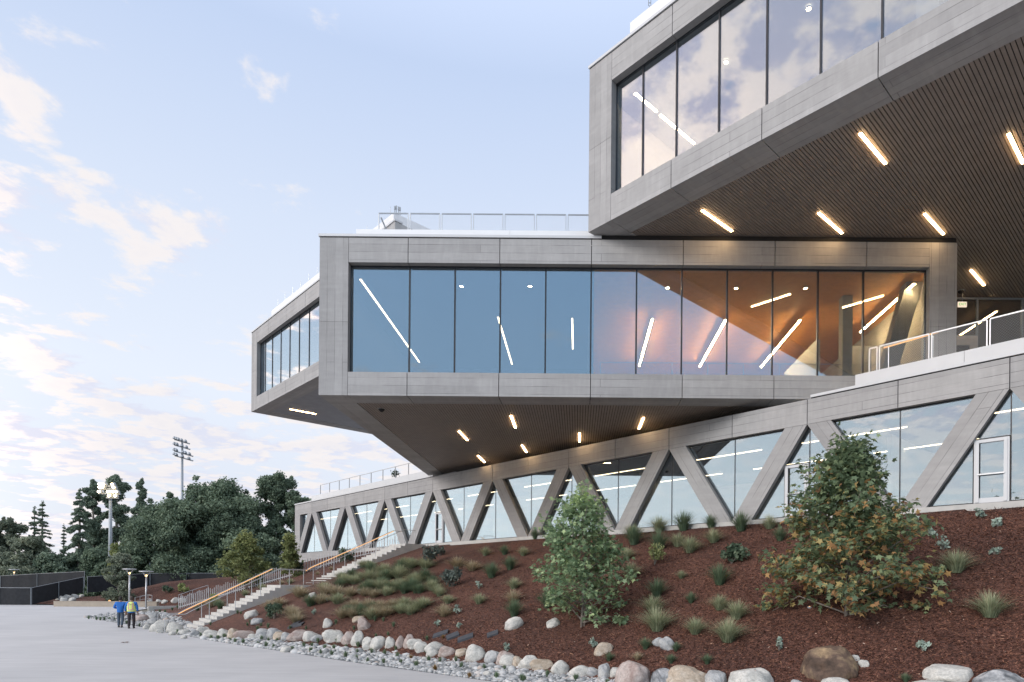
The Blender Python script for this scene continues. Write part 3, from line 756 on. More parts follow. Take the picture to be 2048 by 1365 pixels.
RowB = [(357, 380, 1258, 1269, 'w'), (379, 401, 1259, 1273, 'g'), (396, 419, 1253, 1268, 'w'), (406, 440, 1260, 1276, 'w'), (435, 459, 1258, 1276, 'w'), (455, 480, 1257, 1277, 't'),
    (472, 510, 1261, 1278, 'p'), (495, 518, 1268, 1279, 'w'), (514, 545, 1258, 1279, 'g'), (536, 563, 1257, 1277, 'g'), (546, 571, 1262, 1281, 't'), (562, 583, 1265, 1281, 'g'), (580, 619, 1260, 1281, 'p'),
    (608, 635, 1263, 1282, 'w'), (622, 651, 1268, 1283, 'g'), (643, 664, 1262, 1275, 'w'), (649, 687, 1259, 1284, 'w'), (672, 694, 1269, 1284, 'w'), (686, 711, 1263, 1288, 'p'), (705, 729, 1262, 1291, 'w'),
    (725, 750, 1272, 1292, 'w'), (741, 773, 1271, 1298, 'w'), (770, 791, 1274, 1296, 'w'), (791, 812, 1268, 1296, 'p'), (809, 829, 1269, 1296, 'p'), (816, 847, 1278, 1298, 'w'), (830, 856, 1283, 1305, 'w'),
    (849, 891, 1281, 1305, 'w'), (852, 878, 1294, 1313, 'w'), (876, 912, 1293, 1313, 'p'), (909, 937, 1296, 1313, 't'), (930, 972, 1290, 1322, 'w'), (969, 1006, 1299, 1325, 'g'), (992, 1032, 1303, 1329, 'p'),
    (1001, 1040, 1311, 1332, 'w'), (1026, 1046, 1313, 1334, 't'), (1041, 1079, 1311, 1337, 'w'), (1063, 1108, 1318, 1341, 't'), (1102, 1140, 1318, 1349, 'w'), (1138, 1187, 1329, 1353, 'w'),
    (1174, 1198, 1336, 1353, 'g'), (1194, 1222, 1325, 1357, 'g'), (1219, 1242, 1334, 1355, 'w'), (1230, 1303, 1318, 1376, 'p'), (1301, 1349, 1335, 1376, 's'), (1337, 1416, 1335, 1382, 't'),
    (1406, 1454, 1339, 1382, 'g'), (1451, 1549, 1334, 1388, 'w'), (1582, 1606, 1361, 1376, 'g'), (1642, 1700, 1354, 1378, 'w'), (1822, 1908, 1361, 1386, 'w'), (1847, 1942, 1328, 1366, 'w'), (1953, 2047, 1335, 1380, 's')]
cm_ = {'g': 'rock_grey', 'w': 'rock_white', 't': 'rock_tan', 'p': 'rock_pink', 's': 'rock_speck', 'b': 'rock_brown'}
for i, (x0, x1, y0, y1, c) in enumerate(RowA):
    boulder(x0, x1, y0, y1, cm_[c], '%s boulder left of the stair foot, %s from the walkers' % (CN[cm_[c]], ordi(i + 1)), 'boulders left of the stairs')
for i, (x0, x1, y0, y1, c) in enumerate(RowB):
    size = 'huge' if (x1 - x0) > 70 else 'large' if (x1 - x0) > 36 else 'small' if (x1 - x0) < 24 else 'rounded'
    lab = '%s %s boulder, %s along the rock row counting from the stair foot' % (size, CN[cm_[c]], ordi(i + 1))
    if x0 == 1230: lab = 'huge pinkish boulder tallest in the front rock row below the green sycamore'
    if x0 == 1953: lab = 'speckled grey boulder in the bottom right corner of the slope'
    if x0 == 1847: lab = 'flat-topped pale boulder beside the speckled corner boulder'
    boulder(x0, x1, y0, y1, cm_[c], lab, 'boulders edging the gravel strip', deep=.9)
for x0, x1, y0, y1, c, lb, tl in [
    (488, 516, 1220, 1236, 'w', 'long pale stone leaning on the mulch right of the lower stair flight', -.35), (502, 526, 1235, 1249, 'g', 'bluish grey stone below the long pale stone near the stairs', 0),
    (617, 634, 1184, 1197, 'w', 'pale oval stone on the mulch just below the stair landing', -.4), (646, 665, 1237, 1255, 'w', 'white stone alone on the mulch above the middle of the rock row', 0),
    (704, 731, 1231, 1244, 't', 'low tan stone touching a pink stone below the grass patch', -.1), (717, 740, 1234, 1260, 'p', 'tilted pink stone below the dense grass patch', -.5),
    (1009, 1048, 1233, 1258, 'w', 'white stone left of the green sycamore trunk, bare on the mulch', -.25), (1091, 1121, 1236, 1255, 'w', 'white stone half hidden under the green sycamore', -.3),
    (1186, 1228, 1282, 1309, 't', 'tan wedge stone on the mulch above the row, right of the sycamore', -.4), (1304, 1333, 1273, 1292, 'g', 'left stone of the touching grey pair on the mulch', .1),
    (1323, 1350, 1272, 1301, 'g', 'right stone of the touching grey pair on the mulch', -.6), (1704, 1719, 1310, 1323, 'w', 'small grey pebble touching the big brown rock', 0),
    (1718, 1738, 1320, 1335, 'w', 'small white stone right of the big brown rock', 0)]:
    boulder(x0, x1, y0, y1, cm_[c], lb, 'loose stones on the mulch', tilt=tl)
boulder(1600, 1716, 1292, 1362, 'rock_brown', 'big brown rock with ochre streaks below the autumn sycamore', None, k=9, deep=.8)
for i, (x, y, s) in enumerate([(572, 1304, 20), (668, 1298, 14), (735, 1300, 18), (745, 1308, 15), (850, 1322, 13), (975, 1352, 18), (640, 1308, 12), (820, 1316, 10), (1150, 1362, 20), (320, 1266, 12), (345, 1270, 13), (368, 1277, 12)]):
    boulder(x - s / 2, x + s / 2, y - s * .6, y, 'rock_white', 'small pale cobble lying in the gravel, %s from the stair foot' % ordi(i + 1), 'cobbles in the gravel')
for i, (x, y, s) in enumerate([(352, 1206, 18), (366, 1206, 14), (330, 1207, 12), (318, 1206, 10), (300, 1205, 9), (120, 1200, 14), (135, 1199, 15), (150, 1197, 12), (163, 1195, 9), (128, 1204, 12), (145, 1203, 12)]):
    boulder(x - s / 2, x + s / 2, y - s * .7, y, 'rock_white', ('pale rock at the foot of the far hill, %s from the picket guard' if i < 5 else 'pale rock in the heap beside the screened fence, %s of the heap') % ordi(i + 1 if i < 5 else i - 4), 'pale rocks at the far hill')

# ------------------------------------------------------------------ grasses and small plants
def clump_mesh(name, mat, nb, h, spread, droop, wid, seed):
    r = np.random.default_rng(seed); vs, fs, ts = [], [], []
    for b in range(nb):
        a = r.uniform(0, 6.28); rad = r.uniform(0, .16) * spread; hh = h * r.uniform(.55, 1.05); out = r.uniform(.1, 1.0) ** 1.2 * spread * droop
        d = np.array([math.cos(a), math.sin(a), 0]); sd = np.array([-math.sin(a), math.cos(a), 0]); p0 = d * rad + r.normal(0, .02 * spread, 3) * [1, 1, 0]
        pts = []
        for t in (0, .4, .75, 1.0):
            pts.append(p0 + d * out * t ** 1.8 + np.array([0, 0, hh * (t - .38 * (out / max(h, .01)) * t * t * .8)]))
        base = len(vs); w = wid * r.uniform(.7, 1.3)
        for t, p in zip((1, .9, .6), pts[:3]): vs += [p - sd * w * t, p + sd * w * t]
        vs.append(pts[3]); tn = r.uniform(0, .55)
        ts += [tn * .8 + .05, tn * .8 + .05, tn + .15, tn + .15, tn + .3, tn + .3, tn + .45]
        fs += [(base, base + 1, base + 3, base + 2), (base + 2, base + 3, base + 5, base + 4), (base + 4, base + 5, base + 6, base + 6)]
    me = bpy.data.meshes.new(name)
    me.from_pydata([tuple(v) for v in vs], [], [f if f[2] != f[3] else f[:3] for f in fs])
    at = me.attributes.new('tone', 'FLOAT', 'POINT'); at.data.foreach_set('value', np.clip(np.array(ts, dtype=np.float32), 0, 1))
    me.materials.append(M[mat]); return me
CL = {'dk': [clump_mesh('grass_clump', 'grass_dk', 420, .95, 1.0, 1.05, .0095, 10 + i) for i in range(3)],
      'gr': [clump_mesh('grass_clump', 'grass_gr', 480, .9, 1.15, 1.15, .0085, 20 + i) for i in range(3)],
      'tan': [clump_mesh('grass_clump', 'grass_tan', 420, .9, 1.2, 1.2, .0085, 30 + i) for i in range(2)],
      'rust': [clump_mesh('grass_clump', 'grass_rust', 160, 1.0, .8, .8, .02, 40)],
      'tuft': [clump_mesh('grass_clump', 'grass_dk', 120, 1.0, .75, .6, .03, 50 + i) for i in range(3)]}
ncount = {}
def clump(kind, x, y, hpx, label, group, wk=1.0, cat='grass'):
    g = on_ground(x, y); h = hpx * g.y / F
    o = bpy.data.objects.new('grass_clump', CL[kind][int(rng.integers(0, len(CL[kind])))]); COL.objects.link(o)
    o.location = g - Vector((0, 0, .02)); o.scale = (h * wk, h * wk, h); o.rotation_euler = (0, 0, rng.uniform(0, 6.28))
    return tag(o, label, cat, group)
def series(kind, pts, hpx, labf, group, wk=1.0, jit=0):
    for i, p in enumerate(sorted(pts, key=lambda q: q[0])):
        hh = (p[2] if len(p) > 2 else hpx) * rng.uniform(.88, 1.12)
        clump(kind, p[0], p[1], hh, labf % ordi(i + 1), group, wk)
def zz(o, s, pts): return [(o[0] + p[0] / s, o[1] + p[1] / s) + tuple(p[2:]) for p in pts]
# gravel strip tufts
tf = zz((400, 1130), 5.81, [(130, 865), (210, 865), (280, 850), (350, 895), (410, 905), (505, 915), (640, 855), (670, 935), (715, 880), (795, 890), (770, 955), (855, 970), (895, 895), (1075, 1000), (1205, 955), (1300, 955), (1285, 1020), (1370, 905), (1400, 1040), (1450, 985), (1530, 1060), (1555, 985), (1590, 905), (1690, 1080), (1695, 975), (1835, 955)]) + \
     zz((700, 1130), 5.81, [(95, 955), (85, 1030), (75, 1112), (205, 1140), (250, 1035), (390, 1150), (400, 1055), (530, 990), (550, 1088), (590, 1155), (770, 1198), (915, 1128), (880, 1015), (1050, 1072), (1045, 1145), (1230, 1122), (1295, 1198), (1560, 1218), (1700, 1335), (1795, 1240), (2000, 1365)]) + \
     zz((1000, 1130), 5.81, [(280, 1365), (550, 1305), (880, 1352), (1250, 1405)]) + \
     zz((150, 1130), 5.81, [(1190, 800), (1460, 838), (1580, 862), (1660, 868), (1740, 852), (1800, 893), (1860, 908), (1950, 918)])
series('tuft', tf, 0, 'small dark grass tuft in the pale gravel, %s from the stair foot', 'tufts in the gravel strip') if False else None
for i, p in enumerate(sorted(tf)):
    k = np.interp(p[1], [1260, 1365], [9, 19]); clump('tuft', p[0], p[1], k * rng.uniform(.85, 1.15), 'small dark grass tuft in the pale gravel, %s from the stair foot' % ordi(i + 1), 'tufts in the gravel strip', 1.0)
tl_ = zz((150, 1130), 5.81, [(160, 628), (250, 638), (295, 642), (340, 640), (400, 645), (460, 650), (600, 682), (750, 715), (720, 640), (800, 655), (830, 738), (885, 750), (975, 765), (985, 555), (1045, 560), (1130, 530), (1190, 505), (1240, 490)])
for i, p in enumerate(sorted(tl_)): clump('tuft', p[0], p[1], 8, 'tiny grass tuft in the gravel tongue by the walkers, %s from its tip' % ordi(i + 1), 'tufts in the gravel tongue', 1.1)
for i, (x, y, h) in enumerate([(870, 1342, 17), (939, 1355, 15), (822, 1318, 12), (886, 1277, 10)]):
    clump('rust', x, y, h, '%s rusty brown dry tuft from the stairs, along the gravel' % ordi(i + 1), 'rusty dry tufts')
# dense patch below the upper stair flight
dn = [(740, 450), (860, 450), (1020, 460), (1160, 450), (1290, 375), (1300, 460), (470, 540), (590, 540), (710, 550), (840, 550), (1010, 560), (1150, 550), (1320, 550), (1470, 540), (270, 640), (430, 640), (570, 650), (720, 665), (850, 665), (1050, 650), (1200, 640), (1370, 640), (1530, 640), (990, 770), (1190, 760), (1380, 760), (1610, 770), (100, 840), (1250, 880), (1460, 890), (1730, 885), (690, 1000), (1160, 985), (1330, 1005), (1560, 590), (920, 500), (640, 600), (1100, 700), (1290, 700), (950, 620)]
poly_rng = np.random.default_rng(5)
ext_ = []
while len(ext_) < 20:
    qx, qy = poly_rng.uniform(640, 880), poly_rng.uniform(1128, 1238)
    if qy > 1124 + (700 - qx) * .45 and qy < 1240 - max(0, qx - 800) * .6 and qx > 655: ext_.append((qx, qy))
for i, p in enumerate(sorted([(q[0] + poly_rng.uniform(-6, 6), q[1] + poly_rng.uniform(-9, 9)) for q in zz((600, 1060), 5.851, dn)] + ext_)): clump('gr' if i % 3 else 'dk', p[0], p[1] + 3, rng.uniform(21, 32), 'green grass clump, %s from the landing in the dense patch below the stairs' % ordi(i + 1), 'grass clumps of the dense patch', 1.15)
tn = [(290, 745), (420, 755), (590, 765), (250, 850), (640, 905), (800, 900), (1080, 895), (500, 1020), (620, 1010), (920, 1005), (1010, 995), (1690, 1000), (760, 760), (870, 780)]
tn = zz((600, 1060), 5.851, tn) + [(596, 1186), (557, 1210), (586, 1233), (592, 1243), (915, 1133), (945, 1140), (580, 1226), (541, 1218), (600, 1192), (760, 1218), (745, 1227)]
for i, p in enumerate(sorted(tn)): clump('tan', p[0], p[1] + 2, rng.uniform(24, 32), 'straw coloured dry grass clump, %s from the stairs' % ordi(i + 1), 'straw grass clumps', 1.15)
wl = [(1265, 1076), (1318, 1064), (1367, 1062), (1422, 1056), (1482, 1063), (1539, 1058), (1070, 1078), (1356, 1094), (1380, 1106), (1427, 1086), (1318, 1100), (1268, 1090), (971, 1112), (1009, 1110), (1047, 1112)]
for i, p in enumerate(sorted(wl)): clump('dk' if i % 2 else 'gr', p[0], p[1], rng.uniform(32, 54) if p[0] > 1100 else 26, 'arching green grass at the top of the slope under the truss, %s from the stairs' % ordi(i + 1), 'grasses along the truss base', .85)
ms = [(958, 1208, 28, 'gr'), (983, 1156, 38, 'dk'), (1020, 1140, 34, 'dk'), (1028, 1178, 30, 'gr'), (1028, 1233, 40, 'dk'), (1026, 1205, 34, 'tan'), (1095, 1216, 42, 'dk'), (888, 1226, 26, 'tan'), (879, 1193, 24, 'gr'), (824, 1132, 22, 'gr'),
      (1314, 1194, 44, 'dk'), (1363, 1157, 22, 'gr'), (1439, 1170, 50, 'dk'), (1382, 1206, 26, 'dk'), (1314, 1262, 62, 'gr'), (1306, 1226, 46, 'gr'), (1390, 1268, 44, 'gr'), (1473, 1238, 48, 'gr'), (1456, 1284, 62, 'gr'), (1439, 1220, 40, 'gr'), (1291, 1298, 28, 'dk'), (1352, 1302, 22, 'dk'),
      (1218, 1322, 22, 'dk'), (1275, 1320, 22, 'tan'), (1342, 1326, 22, 'dk'), (1414, 1328, 24, 'dk'), (1912, 1145, 60, 'gr'), (1980, 1234, 66, 'gr'), (1811, 1364, 22, 'dk'), (1560, 1082, 34, 'dk'), (1262, 1155, 40, 'gr'), (1255, 1118, 30, 'gr')]
for i, (x, y, h, k) in enumerate(sorted(ms)): clump(k, x, y, h * 1.08, '%s grass clump alone on the open mulch, %s from left across the slope' % ({'dk': 'dark green', 'gr': 'grey-green', 'tan': 'straw-tipped'}[k], ordi(i + 1)), 'separate grass clumps on the open mulch', .85)
sd = [(750, 1243, 13), (767, 1243, 11), (787, 1254, 13), (752, 1275, 10), (776, 1271, 10), (854, 1281, 12), (672, 1249, 12), (708, 1260, 11), (500, 1246, 9), (495, 1252, 9), (536, 1256, 12), (515, 1262, 13), (522, 1253, 9), (421, 1251, 9), (475, 1228, 10), (482, 1229, 8), (580, 1258, 9), (612, 1259, 9)]
for i, (x, y, h) in enumerate(sorted(sd)): clump('tuft', x, y, h, 'little blue-green seedling tuft on the mulch above the rock row, %s from the stairs' % ordi(i + 1), 'seedling tufts on the mulch', 1.0)
for i, (x, y, h, k) in enumerate([(405, 1212, 18, 'tan'), (420, 1216, 20, 'tan'), (432, 1212, 24, 'gr'), (440, 1218, 22, 'dk'), (490, 1192, 18, 'gr'), (525, 1182, 20, 'gr'), (580, 1168, 16, 'gr'), (563, 1170, 14, 'tan'), (395, 1222, 14, 'dk'), (635, 1150, 10, 'tan'), (662, 1140, 10, 'tan')]):
    clump(k, x, y, h, 'grass clump behind the stair handrails, %s from the picket foot' % ordi(i + 1), 'grasses behind the stairs', .9)

def leafblob(name, mat, centres, radii, n, size, seed, parent=None, shell=.55, tone_z=True, asp=.55, origin=None):
    """many small leaf faces through clustered volumes"""
    r = np.random.default_rng(seed); centres = np.array(centres, float); radii = np.array(radii, float)
    if radii.ndim == 1: radii = np.stack([radii] * 3, 1)
    wgt = radii.prod(1) ** (2 / 3); wgt /= wgt.sum(); k = r.choice(len(centres), n, p=wgt)
    d = r.normal(0, 1, (n, 3)); d /= np.linalg.norm(d, axis=1)[:, None]
    rad = shell + (1 - shell) * r.random(n) ** .6; rad *= r.uniform(.75, 1.12, n)
    c = centres[k] + d * rad[:, None] * radii[k]
    nrm = d * .6 + r.normal(0, .6, (n, 3)); nrm /= np.linalg.norm(nrm, axis=1)[:, None]
    a = np.cross(nrm, r.normal(0, 1, (n, 3))); a /= np.linalg.norm(a, axis=1)[:, None]; b = np.cross(nrm, a)
    s = size * r.uniform(.6, 1.3, n); a *= s[:, None]; b *= (s * asp)[:, None]
    V = np.stack([c - a, c + b, c + a, c - b], 1).reshape(-1, 3)
    tn = np.clip(.5 + r.normal(0, .17, n) + r.normal(0, .14, len(centres))[k], 0, 1)
    o = np.array(origin if origin is not None else (0, 0, 0))
    return np_mesh(name, V - o, np.arange(4 * n).reshape(n, 4), M[mat], parent, {'tone': np.repeat(tn, 4)})

def shrub(x, y, wpx, hpx, mat, n, size, label, group, name='shrub'):
    g = on_ground(x, y); w, h = wpx * g.y / F, hpx * g.y / F
    e = empty(name, g); tag(e, label, 'shrub', group)
    r = np.random.default_rng(int(x * 7 + y)); m = 9
    cs = [((r.random() - .5) * w * .6, (r.random() - .5) * w * .5, h * r.uniform(.25, .75)) for _ in range(m)]
    leafblob('foliage', mat, cs, [min(w, h) * r.uniform(.18, .32) for _ in range(m)], n, size, int(x), e, .3)
    mb = MB()
    for c in cs: mb.tube([g, g + Vector((c[0] * .4, c[1] * .4, c[2] * .5)), g + Vector(c)], .018, 5, .006)
    mb.build('stem', M['bark'], e); return e
shrub(862, 1131, 40, 48, 'lf_sage', 420, .09, 'grey-leaved shrub near the wall, right of the stair top', 'shrubs on the slope')
shrub(880, 1112, 22, 30, 'lf_sage', 160, .09, 'smaller grey shrub beside the grey shrub right of the stair top', 'shrubs on the slope')
shrub(906, 1174, 44, 46, 'lf_sage', 480, .09, 'grey-green open shrub right of the dense grass patch', 'shrubs on the slope')
shrub(548, 1238, 50, 34, 'lf_shrub', 900, .07, 'dark rounded shrub right of the lower stair flight', 'shrubs on the slope')
shrub(1463, 1128, 62, 52, 'lf_shrub', 900, .075, 'dark green shrub on the slope between the two sycamores', 'shrubs on the slope')
shrub(1309, 1130, 40, 48, 'lf_light', 420, .06, 'light green upright shrub right of the green sycamore', 'shrubs on the slope')
shrub(692, 1126, 34, 34, 'lf_shrub', 300, .11, 'dark shrub in front of the white pickets beside the upper stairs', 'shrubs on the slope')
shrub(599, 1150, 24, 36, 'lf_shrub', 260, .11, 'dark narrow shrub at the left corner of the truss base', 'shrubs on the slope')
shrub(428, 1205, 22, 18, 'lf_light', 260, .10, 'bright yellow-green shrub under the lower handrail', 'shrubs on the slope')
shrub(337, 1186, 26, 16, 'lf_shrub', 300, .14, 'dark shrub on the far mulch hill, left of a green one', 'shrubs on the slope')
shrub(364, 1186, 34, 22, 'lf_light', 460, .14, 'rounded green shrub on the far mulch hill beside the thin handrail', 'shrubs on the slope')
for i, (x, y, w_, h_) in enumerate([(1960, 1036, 24, 20), (1995, 1054, 26, 20), (1863, 1073, 20, 18), (1887, 1101, 32, 32), (1989, 1110, 28, 18), (1846, 1304, 26, 26), (1831, 1046, 14, 14), (1186, 1297, 18, 26), (958, 1178, 16, 20), (915, 1229, 18, 26), (875, 1254, 12, 17), (1013, 1305, 14, 26), (719, 1190, 10, 14), (628, 1230, 11, 14), (676, 1206, 12, 10), (918, 1258, 10, 18), (1558, 1302, 16, 32), (650, 1205, 14, 9)]):
    nm = 'low silvery-leaved young plant on the mulch, %s of the row by the glass doors' % ordi(i + 1) if i < 5 else 'small silvery sprig on open mulch, %s from the autumn sycamore leftward' % ordi(i - 4)
    shrub(x, y, w_, h_, 'lf_silver', 90, .055 if y > 1090 else .07, nm, 'silvery young plants', 'young_plant')
g = on_ground(1925, 1018); e = empty('bare_shrub', g); tag(e, 'small bare twiggy shrub in front of the right-hand glass', 'shrub')
mb = MB(); r_ = random.Random(4)
for i in range(14):
    a = r_.uniform(0, 6.28); q = g + Vector((math.cos(a) * .12, math.sin(a) * .12, .25)); mb.tube([g, q, q + Vector((math.cos(a) * r_.uniform(.1, .35), math.sin(a) * .25, r_.uniform(.05, .22)))], .012, 4, .003)
mb.build('stem', M['bark'], e); leafblob('foliage', 'lf_grey', [(0, 0, .38)], [(.38, .3, .12)], 70, .035, 5, e, .2)

# ------------------------------------------------------------------ sycamores with lobed leaves
LEAF = np.array([(0, 0, 0), (.10, -.28, .02), (.34, -.30, .0), (.24, -.05, .05), (.55, .12, -.02), (.26, .22, .05), (.14, .30, .06), (0, .72, -.04), (-.14, .30, .06), (-.26, .22, .05), (-.55, .12, -.02), (-.24, -.05, .05), (-.34, -.30, 0), (-.10, -.28, .02)])
LF = [(0, i, i + 1, i + 1) for i in range(1, 13)] + [(0, 13, 1, 1)]
def sycamore(base, h, w, nbr, nleaf, size, mat, label, seed, autumn=0.0, lead=.35, low=.06, dens_low=1.0):
    r = np.random.default_rng(seed); rr = random.Random(seed)
    e = empty('sycamore_tree', base); tag(e, label, 'tree')
    mb = MB(); tips = []
    b = Vector(base)
    lean = Vector((rr.uniform(-.02, .02), rr.uniform(-.02, .02), 0)) * h
    main = [b + Vector((0, 0, -.1))] + [b + lean * t + Vector((rr.gauss(0, .012) * h, rr.gauss(0, .012) * h, h * t)) for t in (.25, .5, .75, .97)]
    mb.tube(main, .020 * h * .55, 8, .006)
    mb.tube([b + Vector((.09, -.03, -.1)), b + Vector((.14, .02, h * .22)), b + Vector((.3, .1, h * .62))], .012 * h * .5, 7, .006)
    def axis(t):
        f = t * 4; i = min(3, int(f)); return main[i].lerp(main[i + 1], f - i)
    for k in range(nbr):
        t = low + (1 - low - .04) * (k / nbr) ** .9; a = k * 2.4 + rr.uniform(-.4, .4)
        ext = w / 2 * max(.10, (1 - t) ** .8) * rr.uniform(.6, 1.12) * (min(1, .92 + t * 1.5))
        up = ext * rr.uniform(.25, .75) + (rr.random() < .22) * h * .12 * (1 - abs(t - .55))
        p0 = axis(t); d = Vector((math.cos(a), math.sin(a), 0))
        p1 = p0 + d * ext * .55 + Vector((0, 0, up * .45)); p2 = p0 + d * ext + Vector((0, 0, up - .18 * ext * (1 - t) - (.38 * ext * (1 - t / .22) if t < .22 else 0)))
        mb.tube([p0, p1, p2], .012 + .02 * (1 - t), 5, .004)
        for s in np.linspace(.25, 1.0, 7):
            q = p0.lerp(p1, s / .55) if s < .55 else p1.lerp(p2, (s - .55) / .45)
            tips.append((q, d, t, s, ext))
        for _ in range(2):
            s = rr.uniform(.4, .9); q = p0.lerp(p1, s / .55) if s < .55 else p1.lerp(p2, (s - .55) / .45)
            a2 = a + rr.choice([-1, 1]) * rr.uniform(.5, 1.0); d2 = Vector((math.cos(a2), math.sin(a2), rr.uniform(.1, .6)))
            q2 = q + d2 * ext * rr.uniform(.22, .42); mb.tube([q, q2], .009, 4, .003)
            for s2 in (.4, .7, 1.0): tips.append((q.lerp(q2, s2), d2, t, 1.0, ext))
    for t in np.linspace(.8, 1, 5): tips.append((axis(min(t, .999)), Vector((rr.uniform(-1, 1), rr.uniform(-1, 1), 1.2)), t, 1.0, .3))
    mb.build('trunk', M['bark_pale'], e, smooth=True)
    wt = np.array([(.35 + s) * (x + .22) for (_, _, t, s, x) in tips]); wt /= wt.sum()
    k = r.choice(len(tips), nleaf, p=wt)
    P = np.array([tips[i][0][:] for i in k]); Dv = np.array([tips[i][1][:] for i in k]); T = np.array([tips[i][2] for i in k])
    n = nleaf
    P = P + r.normal(0, .10 + .03 * (w / 4), (n, 3)) - np.array(base); P[:, 2] = np.maximum(P[:, 2], .12 + .25 * r.random(n))
    # blade direction: outward and a little drooping; blade normal mostly up / outward
    yd = Dv * .7 + r.normal(0, .65, (n, 3)) + np.array([0, 0, -.15]); yd /= np.linalg.norm(yd, axis=1)[:, None]
    up = np.array([0, 0, 1.0]) + r.normal(0, .55, (n, 3)) + Dv * .35
    xd = np.cross(yd, up); xd /= np.linalg.norm(xd, axis=1)[:, None]; nz = np.cross(xd, yd)
    s = size * r.uniform(.55, 1.2, n)
    fold = r.uniform(.4, 2.4, n)
    lx = LEAF[None, :, 0] * s[:, None]; ly = (LEAF[None, :, 1] + .3) * s[:, None]; lz = LEAF[None, :, 2] * s[:, None] * fold[:, None]
    V = P[:, None] + xd[:, None] * lx[..., None] + yd[:, None] * ly[..., None] + nz[:, None] * lz[..., None]
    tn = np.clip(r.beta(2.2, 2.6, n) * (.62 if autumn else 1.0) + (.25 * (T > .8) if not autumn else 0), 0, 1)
    if autumn:
        pa = autumn * np.clip(1.25 - 1.75 * T, .05, 1); hit = r.random(n) < pa
        tn = np.where(hit, r.uniform(.55, 1.0, n), tn)
    fa = np.array([f[:3] for f in LF]); Fs = (fa[None] + (np.arange(n) * 14)[:, None, None]).reshape(-1, 3)
    np_mesh('crown', V.reshape(-1, 3), Fs, M[mat], e, {'tone': np.repeat(tn, 14)})
    return e
g1 = on_ground(1163, 1254); g2 = on_ground(1692, 1232)
sycamore(g1, (1254 - 972) * g1.y / F, 250 * g1.y / F, 80, 5600, .165, 'lf_syc', 'young green sycamore with a thin double trunk in front of the truss', 11, low=.045)
sycamore(g2, (1232 - 872) * g2.y / F, 330 * g2.y / F, 100, 9200, .185, 'lf_syc_aut', 'large sycamore with orange autumn leaves low in its crown', 23, autumn=.46, low=.015)
g3 = on_ground(492, 1180); sycamore(g3, (1180 - 1066) * g3.y / F, 112 * g3.y / F, 44, 5200, .21, 'lf_light', 'pale green sycamore behind the lower stair rails', 31, low=.08)
g4 = on_ground(580, 1158); sycamore(g4, (1158 - 1068) * g4.y / F, 46 * g4.y / F, 24, 1800, .22, 'lf_light', 'narrow pale green tree at the left corner of the truss', 37, low=.08)
# ------------------------------------------------------------------ stairs and rails
DN, DFAR = -57.2, -60.4
def SD(S, D, z): x, y = XYof(S, D); return Vector((x, y, z))
st = empty('staircase', SD(14.2, -58.8, 0)); tag(st, 'pale concrete staircase climbing the mulch slope to the truss storey', 'staircase')
n1, n2 = 16, 18; rise = 5.62 / (n1 + n2); S_a, S_l0, S_l1, S_e = 14.2, 21.4, 24.4, 33.4
steps = []
for i in range(n1): steps.append((S_a + (S_l0 - S_a) * i / n1, rise * (i + 1)))
for i in range(n2): steps.append((S_l1 + (S_e - S_l1) * i / n2, rise * (n1 + i + 1)))
prof = steps + [(36.2, None)]
mb = MB()
for i, (s, z) in enumerate(steps):
    s2 = steps[i + 1][0] if i + 1 < len(steps) else 37.0
    lo = max(-.1, z - 1.0 if i else -.1)
    P = [SD(s, DFAR, lo), SD(s, DN, lo), SD(s2, DN, lo), SD(s2, DFAR, lo), SD(s, DFAR, z), SD(s, DN, z), SD(s2, DN, z), SD(s2, DFAR, z)]
    P = [P[0], P[1], P[2], P[3], P[4], P[5], P[6], P[7]]
    mb.hexa(P)
mb.build('flight', M['stair'], st)
def zs(S):
    if S < S_a: return 0
    if S < S_l0: return rise * (1 + (S - S_a) / (S_l0 - S_a) * n1)
    if S < S_l1: return rise * n1
    if S < S_e: return rise * (n1 + 1 + (S - S_l1) / (S_e - S_l1) * n2)
    return 5.62
def handrail(D, label, led):
    e = empty('stair_handrail', SD(13.0, D, 0)); tag(e, label, 'handrail')
    path = [(12.5, .98), (13.9, .98)] + [(s, zs(s) + .95) for s in np.linspace(14.4, 21.2, 6)] + [(21.7, zs(22) + .98), (24.2, zs(24) + .98)] + [(s, zs(s) + .95) for s in np.linspace(24.7, 33.1, 8)] + [(34.4, 6.6)]
    mb = MB(); mb.tube([SD(s, D, z) for s, z in path], .02, 8); mb.build('rail', M['metal'], e)
    for s in [12.5] + list(np.arange(15.6, 21.4, 1.95)) + [21.9, 24.0] + list(np.arange(25.9, 33.0, 2.05)) + [34.3]:
        zt = np.interp(s, [p[0] for p in path], [p[1] for p in path])
        zb = 0 if s < S_a else zs(s) - rise
        mb = MB(); mb.tube([SD(s, D, zb - .02), SD(s, D, zt - .02)], .018, 6); mb.build('post', M['metal'], e)
    if led:
        mb = MB(); mb.tube([SD(s, D + .01, z - .045) for s, z in path[1:8]], .02, 6); mb.build('led_strip', M['led'], e)
        mb = MB(); mb.tube([SD(s, D + .01, z - .045) for s, z in path[9:-1]], .02, 6); mb.build('led_strip', M['led'], e)
    return e
handrail(-57.75, 'grey metal stair handrail on the near side of the flight', False)
handrail(-59.9, 'stair handrail with a glowing orange light strip, far side of the flight', True)
